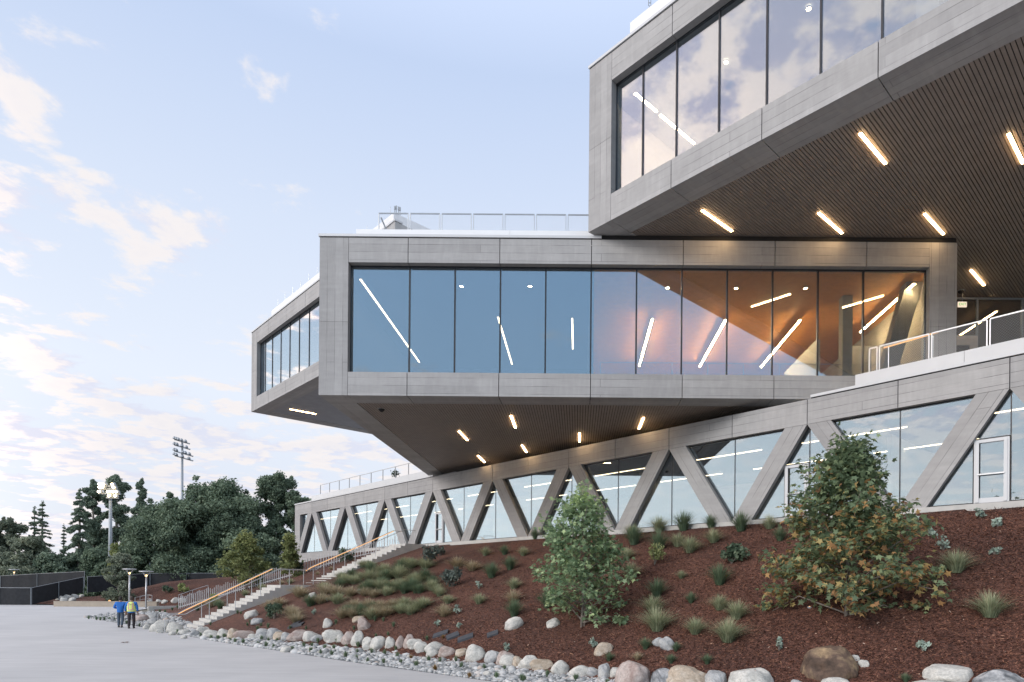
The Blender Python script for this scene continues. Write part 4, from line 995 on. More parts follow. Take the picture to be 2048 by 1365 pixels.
# white picket guard left of the stairs
gp = [Vector((*XYof(s_, d_), terrain(*XYof(s_, d_)))) for s_, d_ in ((20.5, -88), (23, -82.5), (25.7, -77), (28.3, -71.7), (32, -68), (36, -63.6))]
pg = empty('picket_guard', gp[0]); tag(pg, 'white flat-bar picket guard running up the hill left of the stairs', 'guard rail')
mb = MB(); tot = 0
for a, b in zip(gp, gp[1:]):
    ln = (b - a).length; k = max(1, int(ln / .21)); ang = math.atan2(b.y - a.y, b.x - a.x)
    for i in range(k):
        p = a.lerp(b, i / k); hh = 1.08 + .10 * math.sin(tot * 1.3) ; tot += 1
        mb.box((p.x, p.y, p.z - .1), (.03, .11, hh), ang + .55)
mb.build('picket_panel', M['white'], pg)
mb = MB(); mb.tube([p + Vector((0, 0, .14)) for p in gp], .03, 6); mb.build('bottom_rail', M['white'], pg)
# small far handrails
def simple_rail(name, pix, hgt, label, col='metal'):
    P = [on_ground(*p) for p in pix]; e = empty(name, P[0]); tag(e, label, 'handrail')
    mb = MB(); mb.tube([p + Vector((0, 0, hgt)) for p in P], .03, 6); mb.build('rail', M[col], e)
    mb = MB(); mb.tube([p + Vector((0, 0, hgt * .55)) for p in P], .02, 6); mb.build('mid_rail', M[col], e)
    for p in P:
        mb = MB(); mb.tube([p - Vector((0, 0, .1)), p + Vector((0, 0, hgt))], .025, 6); mb.build('post', M[col], e)
simple_rail('ramp_handrail', [(357, 1207), (363, 1205), (385, 1197), (416, 1187)], .95, 'thin grey handrail beside the foot of the picket guard')
simple_rail('step_handrail', [(270, 1212), (280, 1209), (296, 1206), (304, 1207)], .9, 'pale low handrail behind the two walkers')
# ------------------------------------------------------------------ roof and terrace railings
def mesh_mat():
    m, nt, out = newmat('wire_mesh')
    tr = N(nt, 'ShaderNodeBsdfTransparent'); p = N(nt, 'ShaderNodeBsdfPrincipled', i_Roughness=.5); p.inputs['Base Color'].default_value = (.5, .52, .54, 1)
    uv = N(nt, 'ShaderNodeUVMap', uv_map='UVMap'); mp = N(nt, 'ShaderNodeMapping'); mp.inputs['Rotation'].default_value = (0, 0, R(45)); mp.inputs['Scale'].default_value = (14, 14, 1); L(nt, uv, 0, mp, 0)
    br = N(nt, 'ShaderNodeTexBrick', offset=0.0, i_Scale=1.0, i_Mortar_Size=.022, i_Brick_Width=1.0, i_Row_Height=1.0); L(nt, mp, 0, br, 0)
    mx = N(nt, 'ShaderNodeMixShader'); L(nt, br, 'Fac', mx, 0); L(nt, tr, 0, mx, 1); L(nt, p, 0, mx, 2); L(nt, mx, 0, out, 'Surface'); return m
M['mesh'] = mesh_mat()
def panel_rail(name, fr, us, d, z0, z1, label, gap=.07, mat='metal', mesh=True, single=False):
    e = empty(name, fr(us[0], d, z0)); tag(e, label, 'railing')
    for a, b in zip(us, us[1:]):
        g = 0 if single else gap
        mb = MB(); mb.fbox(fr, a + g, b - g, d - .025, d + .025, z1 - .05, z1); mb.build('top_rail', M['steel' if name == 'roof_railing' else mat], e)
        for q in ((a + g, b - g) if not single else (a,)):
            mb = MB(); mb.fbox(fr, q - .022, q + .022, d - .03, d + .03, z0 - .02, z1 - .051); mb.build('post', M[mat], e)
        if mesh:
            mb = MB(); mb.fbox(fr, a + g + .025, b - g - .025, d - .004, d + .004, z0 + .05, z1 - .06); mb.build('mesh_panel', M['mesh'], e)
    return e
panel_rail('roof_railing', FM, [2.0 + 1.56 * i for i in range(9)], 2.1, 19.84, 21.12, 'metal roof railing with mesh panels on the middle box', .05)
mb = MB(); e = empty('rail_brace', FM(2.1, 2.3, 19.84)); tag(e, 'dark slanted brace at the left end of the roof railing', 'brace'); mb.tube([FM(2.1, 2.3, 21.0), FM(2.55, 3.0, 19.86)], .04, 6); mb.build('strut', M['steel'], e)
panel_rail('terrace_railing', FT, [3.2 + 2.22 * i for i in range(12)], dp + .12, 12.04, 13.08, 'thin metal railing along the white parapet above the far truss', 0, 'metal', False, True)
u_r = ut(12.47) - dp - .12
ur = [u_r, u_r + .42] + [u_r + .42 + 2.03 * i for i in range(1, 8)]
panel_rail('terrace_railing', FT, ur, dp + .12, 12.04, 13.12, 'white-posted mesh railing along the terrace parapet at the right', .05, 'metal', True)
e = empty('terrace_handrail', FT(ut(13.6), dp + .6, 12.6)); tag(e, 'lit orange handrail just inside the terrace railing', 'handrail')
mb = MB(); mb.tube([FT(ur[1] + .1, dp + .45, 13.10), FT(ur[2] + .2, dp + .45, 13.20)], .03, 6); mb.build('led_strip', M['led'], e)
mb = MB(); mb.tube([FT(ur[1] + .1, dp + .45, 13.135), FT(ur[2] + .2, dp + .45, 13.235)], .022, 6); mb.build('rail', M['metal'], e)
for q in (ur[1] + .3, ur[2]): 
    mb = MB(); mb.tube([FT(q, dp + .45, 11.2), FT(q, dp + .45, 13.10)], .02, 6); mb.build('post', M['metal'], e)
# lightning rods on the far parapet
k = 0
for u in np.arange(2.7, 24.2, 1.75):
    k += 1; e = empty('lightning_rod', F2(u, 1.4, 28.6)); tag(e, 'thin lightning rod on the far left roof parapet, %s from the outer corner' % ordi(k), 'lightning rod', 'lightning rods on the far parapet')
    mb = MB(); mb.tube([F2(u, 1.4, 28.58), F2(u, 1.4, 29.3)], .025, 5); mb.build('rod', M['metal'], e); mb = MB(); mb.box(F2(u, 1.4, 28.6), (.12, .12, .05)); mb.build('base', M['metal'], e)
for i, (x, y0, y1) in enumerate([(789.5, 432, 413), (792.5, 432, 412), (797, 434, 414), (800, 434, 415)]):
    a, b = at_y(x, y0, 46), at_y(x, y1, 46); e = empty('roof_antenna', a); tag(e, 'slim roof antenna at the peak of the white parapet corner, %s from left' % ordi(i + 1), 'antenna', 'antennas at the parapet corner')
    mb = MB(); mb.tube([a, b], .035, 5); mb.build('mast', M['steel'], e); mb = MB(); mb.tube([b - Vector((0, 0, .25)), b], .06, 5); mb.build('head', M['steel'], e)
e = empty('roof_antenna', at_y(1297, 12, 33)); tag(e, 'small H-shaped antenna above the upper right roof', 'antenna'); a = at_y(1297, 12, 33)
mb = MB(); mb.tube([a, a + Vector((0, 0, .3))], .02, 5); mb.tube([a + Vector((.12, 0, 0)), a + Vector((.12, 0, .3))], .02, 5); mb.tube([a + Vector((0, 0, .15)), a + Vector((.12, 0, .15))], .02, 5); mb.tube([a + Vector((.06, .2, -2.6)), a + Vector((.06, .1, .1))], .02, 5); mb.build('mast', M['steel'], e)
# roof plants behind the railing
for i, (x, s) in enumerate([(1093, .45), (1135, .7), (1160, .7)]):
    p = at_y(x, 462, 32.6); p.z = 19.85; e = empty('roof_plant', p); tag(e, 'wispy dark plant behind the roof railing, %s from the left' % ordi(i + 1), 'plant', 'plants on the middle roof')
    mb = MB(); r_ = random.Random(i + 3)
    for q in range(16): mb.tube([p, p + Vector((r_.uniform(-.5, .5) * s, r_.uniform(-.2, .2), r_.uniform(.4, 1.1) * s))], .010, 4, .003)
    mb.build('stem', M['bark'], e); leafblob('foliage', 'lf_shrub', [(0, 0, .45 * s)], [(.6 * s, .3, .5 * s)], 90, .04, i + 60, e, .2)
    if i == 0: pass
for i, (x, y) in enumerate([(790, 950)]):
    p = at_y(x, y, 60); e = empty('roof_plant', p); tag(e, 'low dark plant on the far terrace behind the parapet', 'plant')
    leafblob('foliage', 'lf_shrub', [(0, 0, .1)], [(.45, .4, .36)], 240, .08, i + 80, e, .2); mb = MB(); mb.tube([p + Vector((0, 0, -.5)), p + Vector((0, 0, .15))], .03, 5); mb.build('stem', M['bark'], e)
# ------------------------------------------------------------------ exit sign, cameras
def text_mesh(txt, size, name, mat, parent, loc, rot, depth=.004):
    cu = bpy.data.curves.new(name, 'FONT'); cu.body = txt; cu.size = size; cu.extrude = depth; cu.align_x = 'CENTER'; cu.align_y = 'CENTER'
    o = bpy.data.objects.new(name, cu); COL.objects.link(o); bpy.context.view_layer.update()
    me = bpy.data.meshes.new_from_object(o.evaluated_get(bpy.context.evaluated_depsgraph_get())); COL.objects.unlink(o); bpy.data.objects.remove(o)
    me.materials.clear(); me.materials.append(mat); q = bpy.data.objects.new(name, me); COL.objects.link(q); q.parent = parent; q.location = loc; q.rotation_euler = rot; return q
M['exit_face'] = emis('exit_face', (1.0, .80, .60), .75); M['exit_green'] = emis('exit_letters', (.16, .75, .12), .55)
p = at_y(1924.5, 609.5, 34.9); es = empty('exit_sign', p); tag(es, 'lit EXIT sign with green letters hanging below the upper soffit', 'sign')
mb = MB(); mb.box((p.x, p.y, p.z - .14), (.47, .06, .28)); mb.build('panel', M['exit_face'], es)
mb = MB(); mb.tube([p + Vector((0, 0, .14)), Vector((p.x, p.y, 19.0))], .015, 6); mb.build('hanger', M['steel'], es)
text_mesh('EXIT', .20, 'lettering', M['exit_green'], es, (0, -.035, 0), (R(90), 0, 0))
def dome_cam(p, label, r, mat):
    e = empty('dome_camera', p); tag(e, label, 'camera'); mb = MB(); mb.lathe(p, [(r, .06), (r, 0), (r * .8, -r * .4), (r * .4, -r * .8), (.002, -r * .9)], 14); mb.build('dome', M['joint'], e, True)
    mb = MB(); mb.lathe(p, [(r * 1.3, .07), (r * 1.3, .02), (r * 1.01, .0)], 14); mb.build('collar', M[mat], e)
dome_cam(at_z(763, 819, 11.49), 'dark dome camera at the outer corner of the lower slatted soffit', .16, 'steel')
dome_cam(at_z(1922, 583, 18.99), 'small black dome camera under the upper soffit near the exit sign', .16, 'steel')
# ------------------------------------------------------------------ people seen from behind
def skinned(name, joints, edges, mat, parent, root=0, sub=2):
    me = bpy.data.meshes.new(name); me.from_pydata([j[0] for j in joints], edges, []); o = bpy.data.objects.new(name, me); COL.objects.link(o)
    sk = o.modifiers.new('s', 'SKIN'); sk.use_smooth_shade = True
    for i, j in enumerate(joints):
        d = me.skin_vertices[0].data[i]; d.radius = j[1] if isinstance(j[1], tuple) else (j[1], j[1]); d.use_root = i == root
    sb_ = o.modifiers.new('u', 'SUBSURF'); sb_.levels = sub; sb_.render_levels = sub
    bpy.context.view_layer.update()
    m2 = bpy.data.meshes.new_from_object(o.evaluated_get(bpy.context.evaluated_depsgraph_get())); COL.objects.unlink(o); bpy.data.objects.remove(o)
    m2.materials.clear(); m2.materials.append(mat); m2.polygons.foreach_set('use_smooth', [True] * len(m2.polygons))
    q = bpy.data.objects.new(name, m2); COL.objects.link(q); q.parent = parent; return q
M['skin'] = simple('skin', (.36, .21, .15), .6, 0, .05)
M['hair'] = simple('dark_hair', (.02, .016, .014), .7, 0, .2, 30); M['hair_gr'] = simple('brown_grey_hair', (.075, .055, .045), .7, 0, .2, 30)
M['blue'] = simple('blue_shirt', (.022, .15, .50), .8, 0, .12, 7); M['denim'] = simple('grey_blue_trousers', (.075, .10, .135), .85, 0, .15, 9); M['dkpants'] = simple('dark_brown_trousers', (.028, .022, .026), .85, 0, .15, 9)
M['hiviz'] = simple('hi_viz_yellow', (.72, .86, .28), .7, 0, .05); M['orange'] = simple('orange_tape', (.85, .25, .09), .7, 0, .05); M['silver'] = simple('reflective_tape', (.62, .62, .62), .35, 0, .05); M['shoe'] = simple('dark_shoe', (.03, .028, .028), .6)
def person(base, rz, ht, label, shirt, pants, hair, stride, bent, vest):
    k = ht / 1.78; e = empty('person', base, rz); e.scale = (k, k, k); tag(e, label, 'person', None)
    s = stride
    # facing +Y (away from the viewer)
    hipL, hipR = (-.095, 0, .93), (.095, 0, .93)
    knL, anL = (-.105, .06 + .10 * s, .50), (-.10, .02 + .16 * s, .09)
    knR, anR = (.105, .05 - .04 * s, .50), (.10, -.05 - .20 * s, .10 + .03 * s)
    if bent: armL = [(-.22, 0, 1.43), (-.315, -.03, 1.17), (-.16, .24, 1.12)]; hL = (-.08, .29, 1.13)
    else: armL = [(-.22, 0, 1.43), (-.29, -.02, 1.16), (-.30, .05, .92)]; hL = (-.30, .07, .83)
    armR = [(.22, 0, 1.43), (.285, -.03, 1.16), (.30, .03, .92)]; hR = (.30, .05, .83)
    J = [((0, 0, .95), (.15, .105)), ((0, 0, 1.15), (.125, .09)), ((0, 0, 1.34), (.14, .09)), ((0, 0, 1.48), (.06, .06)), ((0, .015, 1.58), (.060, .062)), ((0, .02, 1.66), (.076, .092)), ((0, .015, 1.73), (.062, .075)),
         (hipL, .092), (knL, .062), (anL, .042), (hipR, .092), (knR, .062), (anR, .042),
         (armL[0], .062), (armL[1], .046), (armL[2], .034), (armR[0], .062), (armR[1], .046), (armR[2], .034),
         ((anL[0], anL[1] + .12, .04), .038), ((anR[0], anR[1] + .12, .045), .038)]
    E = [(0, 1), (1, 2), (2, 3), (3, 4), (4, 5), (5, 6), (0, 7), (7, 8), (8, 9), (0, 10), (10, 11), (11, 12), (2, 13), (13, 14), (14, 15), (2, 16), (16, 17), (17, 18), (9, 19), (12, 20)]
    # palms and fingers continue the arms
    def hand(wi, w_, h_):
        w_, h_ = Vector(w_), Vector(h_); d = (h_ - w_).normalized(); sdir = d.cross(Vector((0, 0, 1)) if abs(d.z) < .8 else Vector((0, 1, 0))).normalized()
        pi = len(J); J.append((tuple(h_), (.026, .034))); E.append((wi, pi))
        for q, ln in zip((-1.5, -.5, .5, 1.5), (.065, .078, .074, .058)):
            b = len(J); c0 = h_ + d * .035 + sdir * q * .017
            J.append((tuple(c0), .0095)); J.append((tuple(c0 + d * ln * .55 + Vector((0, .008, 0))), .0085)); J.append((tuple(c0 + d * ln + Vector((0, .024, 0))), .0075)); E.extend([(pi, b), (b, b + 1), (b + 1, b + 2)])
        b = len(J); c0 = h_ - d * .01 + Vector((0, .032, 0)); J.append((tuple(c0), .011)); J.append((tuple(c0 + d * .045 + Vector((0, .018, 0))), .009)); E.extend([(pi, b), (b, b + 1)])
    hand(15, armL[2], hL); hand(18, armR[2], hR)
    skinned('body', J, E, M['skin'], e)
    skinned('trousers', [((0, 0, 1.02), (.16, .13)), ((0, 0, .93), (.165, .135)), (hipL, .108), (knL, .083), ((anL[0], anL[1], anL[2] - .02), .066), (hipR, .108), (knR, .083), ((anR[0], anR[1], anR[2] - .02), .066)], [(0, 1), (1, 2), (2, 3), (3, 4), (1, 5), (5, 6), (6, 7)], M[pants], e)
    skinned('shirt', [((0, 0, .86), (.195, .172)), ((0, 0, .96), (.188, .165)), ((0, -.01, 1.14), (.18, .165)), ((0, -.012, 1.33), (.20, .17)), ((0, 0, 1.50), (.10, .095)), (armL[0], .085), (armL[1], .064), (tuple(Vector(armL[1]).lerp(Vector(armL[2]), .82)), .050), (armR[0], .082), (armR[1], .064), (tuple(Vector(armR[1]).lerp(Vector(armR[2]), .82)), .050)],
            [(0, 1), (1, 2), (2, 3), (3, 4), (3, 5), (5, 6), (6, 7), (3, 8), (8, 9), (9, 10)], M[shirt], e, 3)
    hm = MB(); hm.lathe((0, 0, 0), [(.001, 1.835), (.04, 1.826), (.07, 1.800), (.088, 1.76), (.093, 1.71), (.090, 1.66), (.078, 1.62), (.06, 1.60)], 16)
    hm.v = [(v[0], v[1] * 1.08 - .012, v[2] + (.07 if v[1] > .03 and v[2] < 1.72 else 0)) for v in hm.v]; hm.build('hair', M[hair], None, True).parent = e
    for q in (anL, anR): skinned('shoe', [((q[0], q[1] - .06, .052), (.05, .05)), ((q[0], q[1] + .06, .045), (.05, .042)), ((q[0], q[1] + .16, .035), (.042, .032))], [(0, 1), (1, 2)], M['shoe'], e)
    # ears, nose, eyes on the far side of the head
    f = MB()
    for sx in (-1, 1): f.box((sx * .082, .02, 1.635), (.022, .035, .06))
    o = f.build('ears', M['skin']); o.parent = e
    f = MB(); f.hexa([(-.018, .095, 1.62), (.018, .095, 1.62), (.012, .125, 1.62), (-.012, .125, 1.62), (-.01, .09, 1.675), (.01, .09, 1.675), (.006, .105, 1.675), (-.006, .105, 1.675)]); o = f.build('nose', M['skin']); o.parent = e
    f = MB()
    for sx in (-1, 1): f.lathe((sx * .032, .098, 1.672), [(.001, .012), (.012, .004), (.012, -.004), (.001, -.012)], 8)
    o = f.build('eyes', M['hair']); o.parent = e
    f = MB(); f.box((0, .10, 1.588), (.05, .012, .012)); o = f.build('mouth', M['orange']); o.parent = e
    f = MB(); f.lathe((0, 0, 0), [(.155, .955), (.170, .96), (.170, .995), (.155, 1.0)], 18); o = f.build('belt', M['shoe']); o.scale = (1.02, .74, 1); o.parent = e
    if vest:
        v = skinned('safety_vest', [((0, 0, .92), (.235, .20)), ((0, 0, 1.02), (.235, .20)), ((0, -.01, 1.20), (.232, .20)), ((0, -.012, 1.38), (.235, .20)), ((0, 0, 1.52), (.14, .13))], [(0, 1), (1, 2), (2, 3), (3, 4)], M['hiviz'], e, 0)
        def bandm(zs_, ws, mat, nm, dy):
            f = MB()
            for (x0, x1, z0, z1) in zs_: 
                for q in range(6):
                    a, b = x0 + (x1 - x0) * q / 6, x0 + (x1 - x0) * (q + 1) / 6
                    yy = lambda x: -dy * math.sqrt(max(.02, 1 - (x / ws) ** 2))
                    f.hexa([(a, yy(a) - .012, z0), (b, yy(b) - .012, z0), (b, yy(b) + .02, z0), (a, yy(a) + .02, z0), (a, yy(a) - .012, z1), (b, yy(b) - .012, z1), (b, yy(b) + .02, z1), (a, yy(a) + .02, z1)])
            o = f.build(nm, M[mat]); o.parent = v
        bandm([(-.185, .185, 1.03, 1.09)], .205, 'orange', 'orange_band', .188); bandm([(-.135, -.075, 1.09, 1.44), (.075, .135, 1.09, 1.44)], .205, 'orange', 'orange_stripe', .19)
        bandm([(-.18, .18, 1.045, 1.075)], .205, 'silver', 'reflective_band', .194); bandm([(-.118, -.092, 1.10, 1.43), (.092, .118, 1.10, 1.43)], .205, 'silver', 'reflective_stripe', .196)
        bandm([(-.035, .04, 1.335, 1.355)], .205, 'denim', 'back_mark', .192)
    return e
P1 = at_z(240.5, 1255.5, 0); P2 = at_z(262.5, 1257.5, 0)
person(P1, math.atan2(-P1.x, P1.y) * .55, 1.84, 'person in a blue shirt and grey-blue trousers walking away', 'blue', 'denim', 'hair', .35, True, False)
person(P2, math.atan2(-P2.x, P2.y) * .55, 1.88, 'person in a yellow and orange safety vest walking away', 'blue', 'dkpants', 'hair_gr', -.55, False, True)
# ------------------------------------------------------------------ lamp posts
M['lamp_glow'] = emis('lamp_glow', (1.0, .62, .28), 3.5)
def lamp_post(x, ytop, ybase, Yd, label, zb=None):
    b = at_y(x, ybase, Yd); z1 = at_y(x, ytop, Yd).z; b.z = b.z if zb is None else zb; h = z1 - b.z
    e = empty('lamp_post', b); tag(e, label, 'lamp post', 'plaza lamp posts')
    mb = MB(); mb.tube([b, b + Vector((0, 0, h - .62))], .085, 10, .075); mb.build('pole', M['metal'], e, True)
    mb = MB(); t = b + Vector((0, 0, h)); mb.lathe(t, [(.10, -.02), (.62, -.10), (.66, -.05), (.60, 0), (.05, .02)], 20); mb.build('shade', M['metal'], e, True)
    for a in (0, 1.57, 3.14, 4.71):
        mb = MB(); mb.tube([b + Vector((0, 0, h - .64)), t + Vector((math.cos(a) * .42, math.sin(a) * .42, -.09))], .028, 6); mb.build('arm', M['metal'], e)
    mb = MB(); mb.lathe(t - Vector((0, 0, .60)), [(.03, 0), (.10, .06), (.12, .16), (.03, .22)], 10); mb.build('light_source', M['lamp_glow'], e)
    mb = MB(); mb.box((b.x, b.y, b.z), (.3, .3, .03)); mb.build('base_plate', M['metal'], e)
lamp_post(258.5, 1138, 1214, 69, 'lamp post rising just behind the walker in the vest', 0.0)
lamp_post(292, 1142.5, 1216, 66, 'lamp post right of the walkers, beside the low handrail', 0.0)
lamp_post(28, 1139, 1184, 95, 'lamp post beyond the black screen fence at the far left', -.02)
# ------------------------------------------------------------------ low wall, screens, fences
p0, p1 = at_z(106, 1213.5, 0), at_z(312, 1214.5, 0)
d = (p1 - p0); e = empty('seat_wall', (p0 + p1) / 2); tag(e, 'long low tan concrete seat wall behind the walkers', 'wall')
mb = MB(); c = (p0 + p1) / 2 + Vector((0, .3, 0)); mb.box((c.x, c.y, -.05), (d.length, .5, .58), math.atan2(d.y, d.x)); mb.build('body', M['tan_wall'], e)
mb = MB(); mb.box((c.x, c.y, .53), (d.length + .05, .56, .06), math.atan2(d.y, d.x)); mb.build('coping', M['tan_wall'], e)
p0, p1 = at_z(296, 1213, .4), at_z(372, 1212, .4); d = p1 - p0; e = empty('kerb_wall', (p0 + p1) / 2); tag(e, 'short pale concrete kerb wall right of the lamp posts', 'wall')
mb = MB(); c = (p0 + p1) / 2; mb.box((c.x, c.y, -.05), (d.length, .4, .45), math.atan2(d.y, d.x)); mb.build('body', M['stair'], e)
def screen_fence(pts, h, label, every=2.6, name='screen_fence'):
    e = empty(name, pts[0]); tag(e, label, 'fence')
    for a, b in zip(pts, pts[1:]):
        mb = MB(); n = max(2, int((b - a).length / .5)); off = lambda i: .05 * math.sin(i * 1.1)
        nx = Vector((-(b - a).y, (b - a).x, 0)).normalized()
        for i in range(n):
            q0, q1 = a.lerp(b, i / n) + nx * off(i), a.lerp(b, (i + 1) / n) + nx * off(i + 1)
            mb.face([q0 + Vector((0, 0, .02)), q1 + Vector((0, 0, .02)), q1 + Vector((0, 0, h - .04)), q0 + Vector((0, 0, h - .04))])
            mb.face([q1 + nx * .01 + Vector((0, 0, .02)), q0 + nx * .01 + Vector((0, 0, .02)), q0 + nx * .01 + Vector((0, 0, h - .04)), q1 + nx * .01 + Vector((0, 0, h - .04))])
        mb.build('screen_cloth', M['screen'], e)
        mb = MB(); mb.tube([a + Vector((0, 0, h)), b + Vector((0, 0, h))], .035, 6); mb.build('top_rail', M['pipe'], e)
        k = max(1, int((b - a).length / every))
        for i in range(k + 1):
            q = a.lerp(b, i / k) - nx * .07; mb = MB(); mb.tube([q - Vector((0, 0, .1)), q + Vector((0, 0, h + .05))], .032, 6); mb.build('post', M['pipe'], e)
a = at_z(-70, 1210, 0); b = at_z(62, 1210.5, 0); c = at_y(166, 1186, 80); 
screen_fence([a, b, c], 1.95, 'near black screened fence bending up the bank at the far left')
screen_fence([c + Vector((.3, .3, 0)), at_y(300, 1177, 86), at_y(445, 1176, 88)], 2.0, 'long black screened fence behind the mulch hill', 3.4)
a = at_y(-70, 1186, 92); b = at_y(75, 1178, 90); c2 = at_y(170, 1174, 88)
screen_fence([a, b, c2], 2.1, 'rear screened fence with pale posts behind the near screen', 6)
e = empty('ground_light', at_y(219, 1203, 71.5)); tag(e, 'small glowing light on top of the tan seat wall', 'light'); q = at_y(219, 1203.5, 71.5); mb = MB(); mb.lathe(q, [(.12, 0), (.12, .10), (.05, .16), (.001, .17)], 10); mb.build('lens', M['led'], e); mb = MB(); mb.lathe(q, [(.15, -.03), (.15, .02), (.121, .02)], 10); mb.build('rim', M['steel'], e)
for i, (x, y) in enumerate([(1619, 1214), (1802, 1214)]):
    q = on_ground(x, y + 1); e = empty('ground_light', q); tag(e, 'tiny amber uplight in the mulch %s the autumn sycamore' % ('left of' if i == 0 else 'right of'), 'light', 'uplights by the autumn sycamore'); mb = MB(); mb.lathe(q, [(.028, 0), (.028, .03), (.001, .035)], 8); mb.build('lens', M['led'], e); mb = MB(); mb.lathe(q, [(.07, -.04), (.07, .02), (.051, .02)], 8); mb.build('rim', M['steel'], e)
# dark slabs on the mulch
for i, (x0, y0, x1, y1) in enumerate([(866, 1275, 896, 1265), (893, 1279, 917, 1269), (915, 1283, 946, 1272), (974, 1274, 996, 1266), (578, 1256, 606, 1249), (586, 1250, 600, 1246)]):
    p, q = on_ground(x0, y0), on_ground(x1, y1); e = empty('stone_slab', (p + q) / 2); tag(e, 'flat dark slab sunk in the mulch above the rock row, %s' % ('first from the left of the three together', 'middle of the three together', 'rightmost of the three together', 'lying apart to the right', 'by the stairs, lower of two', 'by the stairs, upper of two')[i], 'slab', 'dark slabs in the mulch')
    d = (q - p); ax = d.normalized(); w_ = Vector((-ax.y, ax.x, 0)).normalized() * .17; w_.z = .05
    mb = MB(); P = [p - w_, q - w_, q + w_, p + w_]; mb.hexa([v + Vector((0, 0, -.03)) for v in P] + [v + Vector((0, 0, .075)) for v in P]); mb.build('top', M['slab'], e)
# fallen leaves
def fallen(x, y, s, label, z=None):
    g = on_ground(x, y) if z is None else at_z(x, y, z); e = empty('fallen_leaf', g, rng.uniform(0, 6)); tag(e, label, 'leaf', None)
    mb = MB(); n = 12
    for i in range(n):
        a0, a1 = 6.283 * i / n, 6.283 * (i + 1) / n; r0, r1 = s * (1 if i % 2 else .55), s * (.55 if i % 2 else 1)
        mb.face([(0, 0, .03), (r0 * math.cos(a0), r0 * math.sin(a0), .012 + .05 * abs(math.sin(a0 * 2)) * s * 4), (r1 * math.cos(a1), r1 * math.sin(a1), .012 + .05 * abs(math.sin(a1 * 2)) * s * 4)])
    o = mb.build('blade', M['dry_leaf'] if z is None else M['brown_leaf']); o.parent = e
    mb = MB(); mb.tube([(0, 0, .03), (-s * 1.2, 0, .02)], .006, 4); o = mb.build('stalk', M['brown_leaf']); o.parent = e
M['dry_leaf'] = simple('dry_leaf', (.46, .30, .21), .8, 0, .2, 20); M['brown_leaf'] = simple('brown_leaf', (.17, .10, .07), .8, 0, .2, 20)
fallen(251, 1286, .16, 'brown fallen leaf alone on the bare plaza', 0.0)
for i, (x, y) in enumerate([(1932, 1213), (1810, 1241), (1980, 1231), (1420, 1266)]): fallen(x, y, .09, 'pale dry fallen leaf on the mulch, %s' % ('below the grass right of the autumn tree', 'just right of the autumn tree base', 'at the foot of the rightmost grass', 'between two grass clumps')[i])
# ------------------------------------------------------------------ stadium masts
def mast(x, ytop, ybase, Yd, rows, lit, label, tilt):
    t = at_y(x, ytop, Yd); b = at_y(x, ybase, Yd); b.z = 0; e = empty('floodlight_mast', b); tag(e, label, 'floodlight mast')
    s = Yd / F; mb = MB(); mb.tube([b, t], .34, 10, .2); mb.build('pole', M['steel'], e, True)
    for (dy, x0, x1, xs) in rows:
        q = t + Vector((0, 0, -dy * s)); mb = MB(); dz = lambda X: -X * tilt * s
        mb.tube([q + Vector((x0 * s, -.4, dz(x0))), q + Vector((x1 * s, -.4, dz(x1)))], .16, 6); mb.build('crossarm', M['steel'], e)
        for X in xs:
            c = q + Vector((X * s, -.6, dz(X) + .25)); mb = MB(); mb.lathe(c, [(.10, .35), (.26, .2), (.34, -.10), (.30, -.14)], 10)
            h = mb.build('floodlight', M['steel'], e)
            if lit:
                mb = MB(); mb.lathe(c + Vector((0, -.40, 0)), [(.001, .2), (.15, .12), (.2, 0), (.15, -.12), (.001, -.2)], 10); mb.build('lens', M['flood'], h)
M['flood'] = emis('flood_lens', (1.0, .78, .46), 10.0)
mast(364.5, 884, 1100, 130, [(0, -13, 17, (-12, -8, -4, 2, 10)), (11, -13, 18, (-12, -7, 3, 12)), (23, -13, 24, (-12, -8, 5, 10, 18)), (32, -12, 24, (-12, -8, 4, 17))], False, 'tall dark floodlight mast with four slanted lamp rows, unlit', .28)
mast(221, 972, 1150, 101, [(2, -14, 14, (-13, -9, -5, 12)), (8, -14, 17, (-13, -7, 15)), (17, -14, 24, (-14, 4, 9, 14, 20)), (25, -4, 20, (6, 18))], True, 'floodlight mast with bright lit lamps before the far trees', .0)
e = empty('utility_pole', at_y(300.5, 1154, 84)); tag(e, 'grey pole behind the fence right of the lamp posts', 'pole'); q = at_y(300.5, 1160, 88); mb = MB(); mb.tube([Vector((q.x, q.y, 0)), at_y(301, 1128, 88)], .14, 8); mb.build('shaft', M['pipe'], e); mb = MB(); mb.tube([at_y(301, 1128, 88), at_y(301, 1126, 88)], .17, 8); mb.build('cap', M['pipe'], e)
# ------------------------------------------------------------------ far building
fb = empty('far_building', at_y(160, 1160, 118)); tag(fb, 'white flat-roofed house glimpsed between the far conifers', 'building')
a = at_y(128, 1118, 118); b = at_y(196, 1118, 118)
mb = MB(); mb.box(((a.x + b.x) / 2, 121, 0), (b.x - a.x, 6, a.z)); mb.build('wall', M['white'], fb)
mb = MB(); mb.box(((a.x + b.x) / 2, 121, a.z), (b.x - a.x + 1.6, 7.6, .5)); mb.build('roof', M['steel'], fb)
mb = MB(); mb.box((a.x * .45 + b.x * .55, 117.98, a.z * .35), (1.6, .1, 1.6)); mb.build('window', M['frame'], fb)
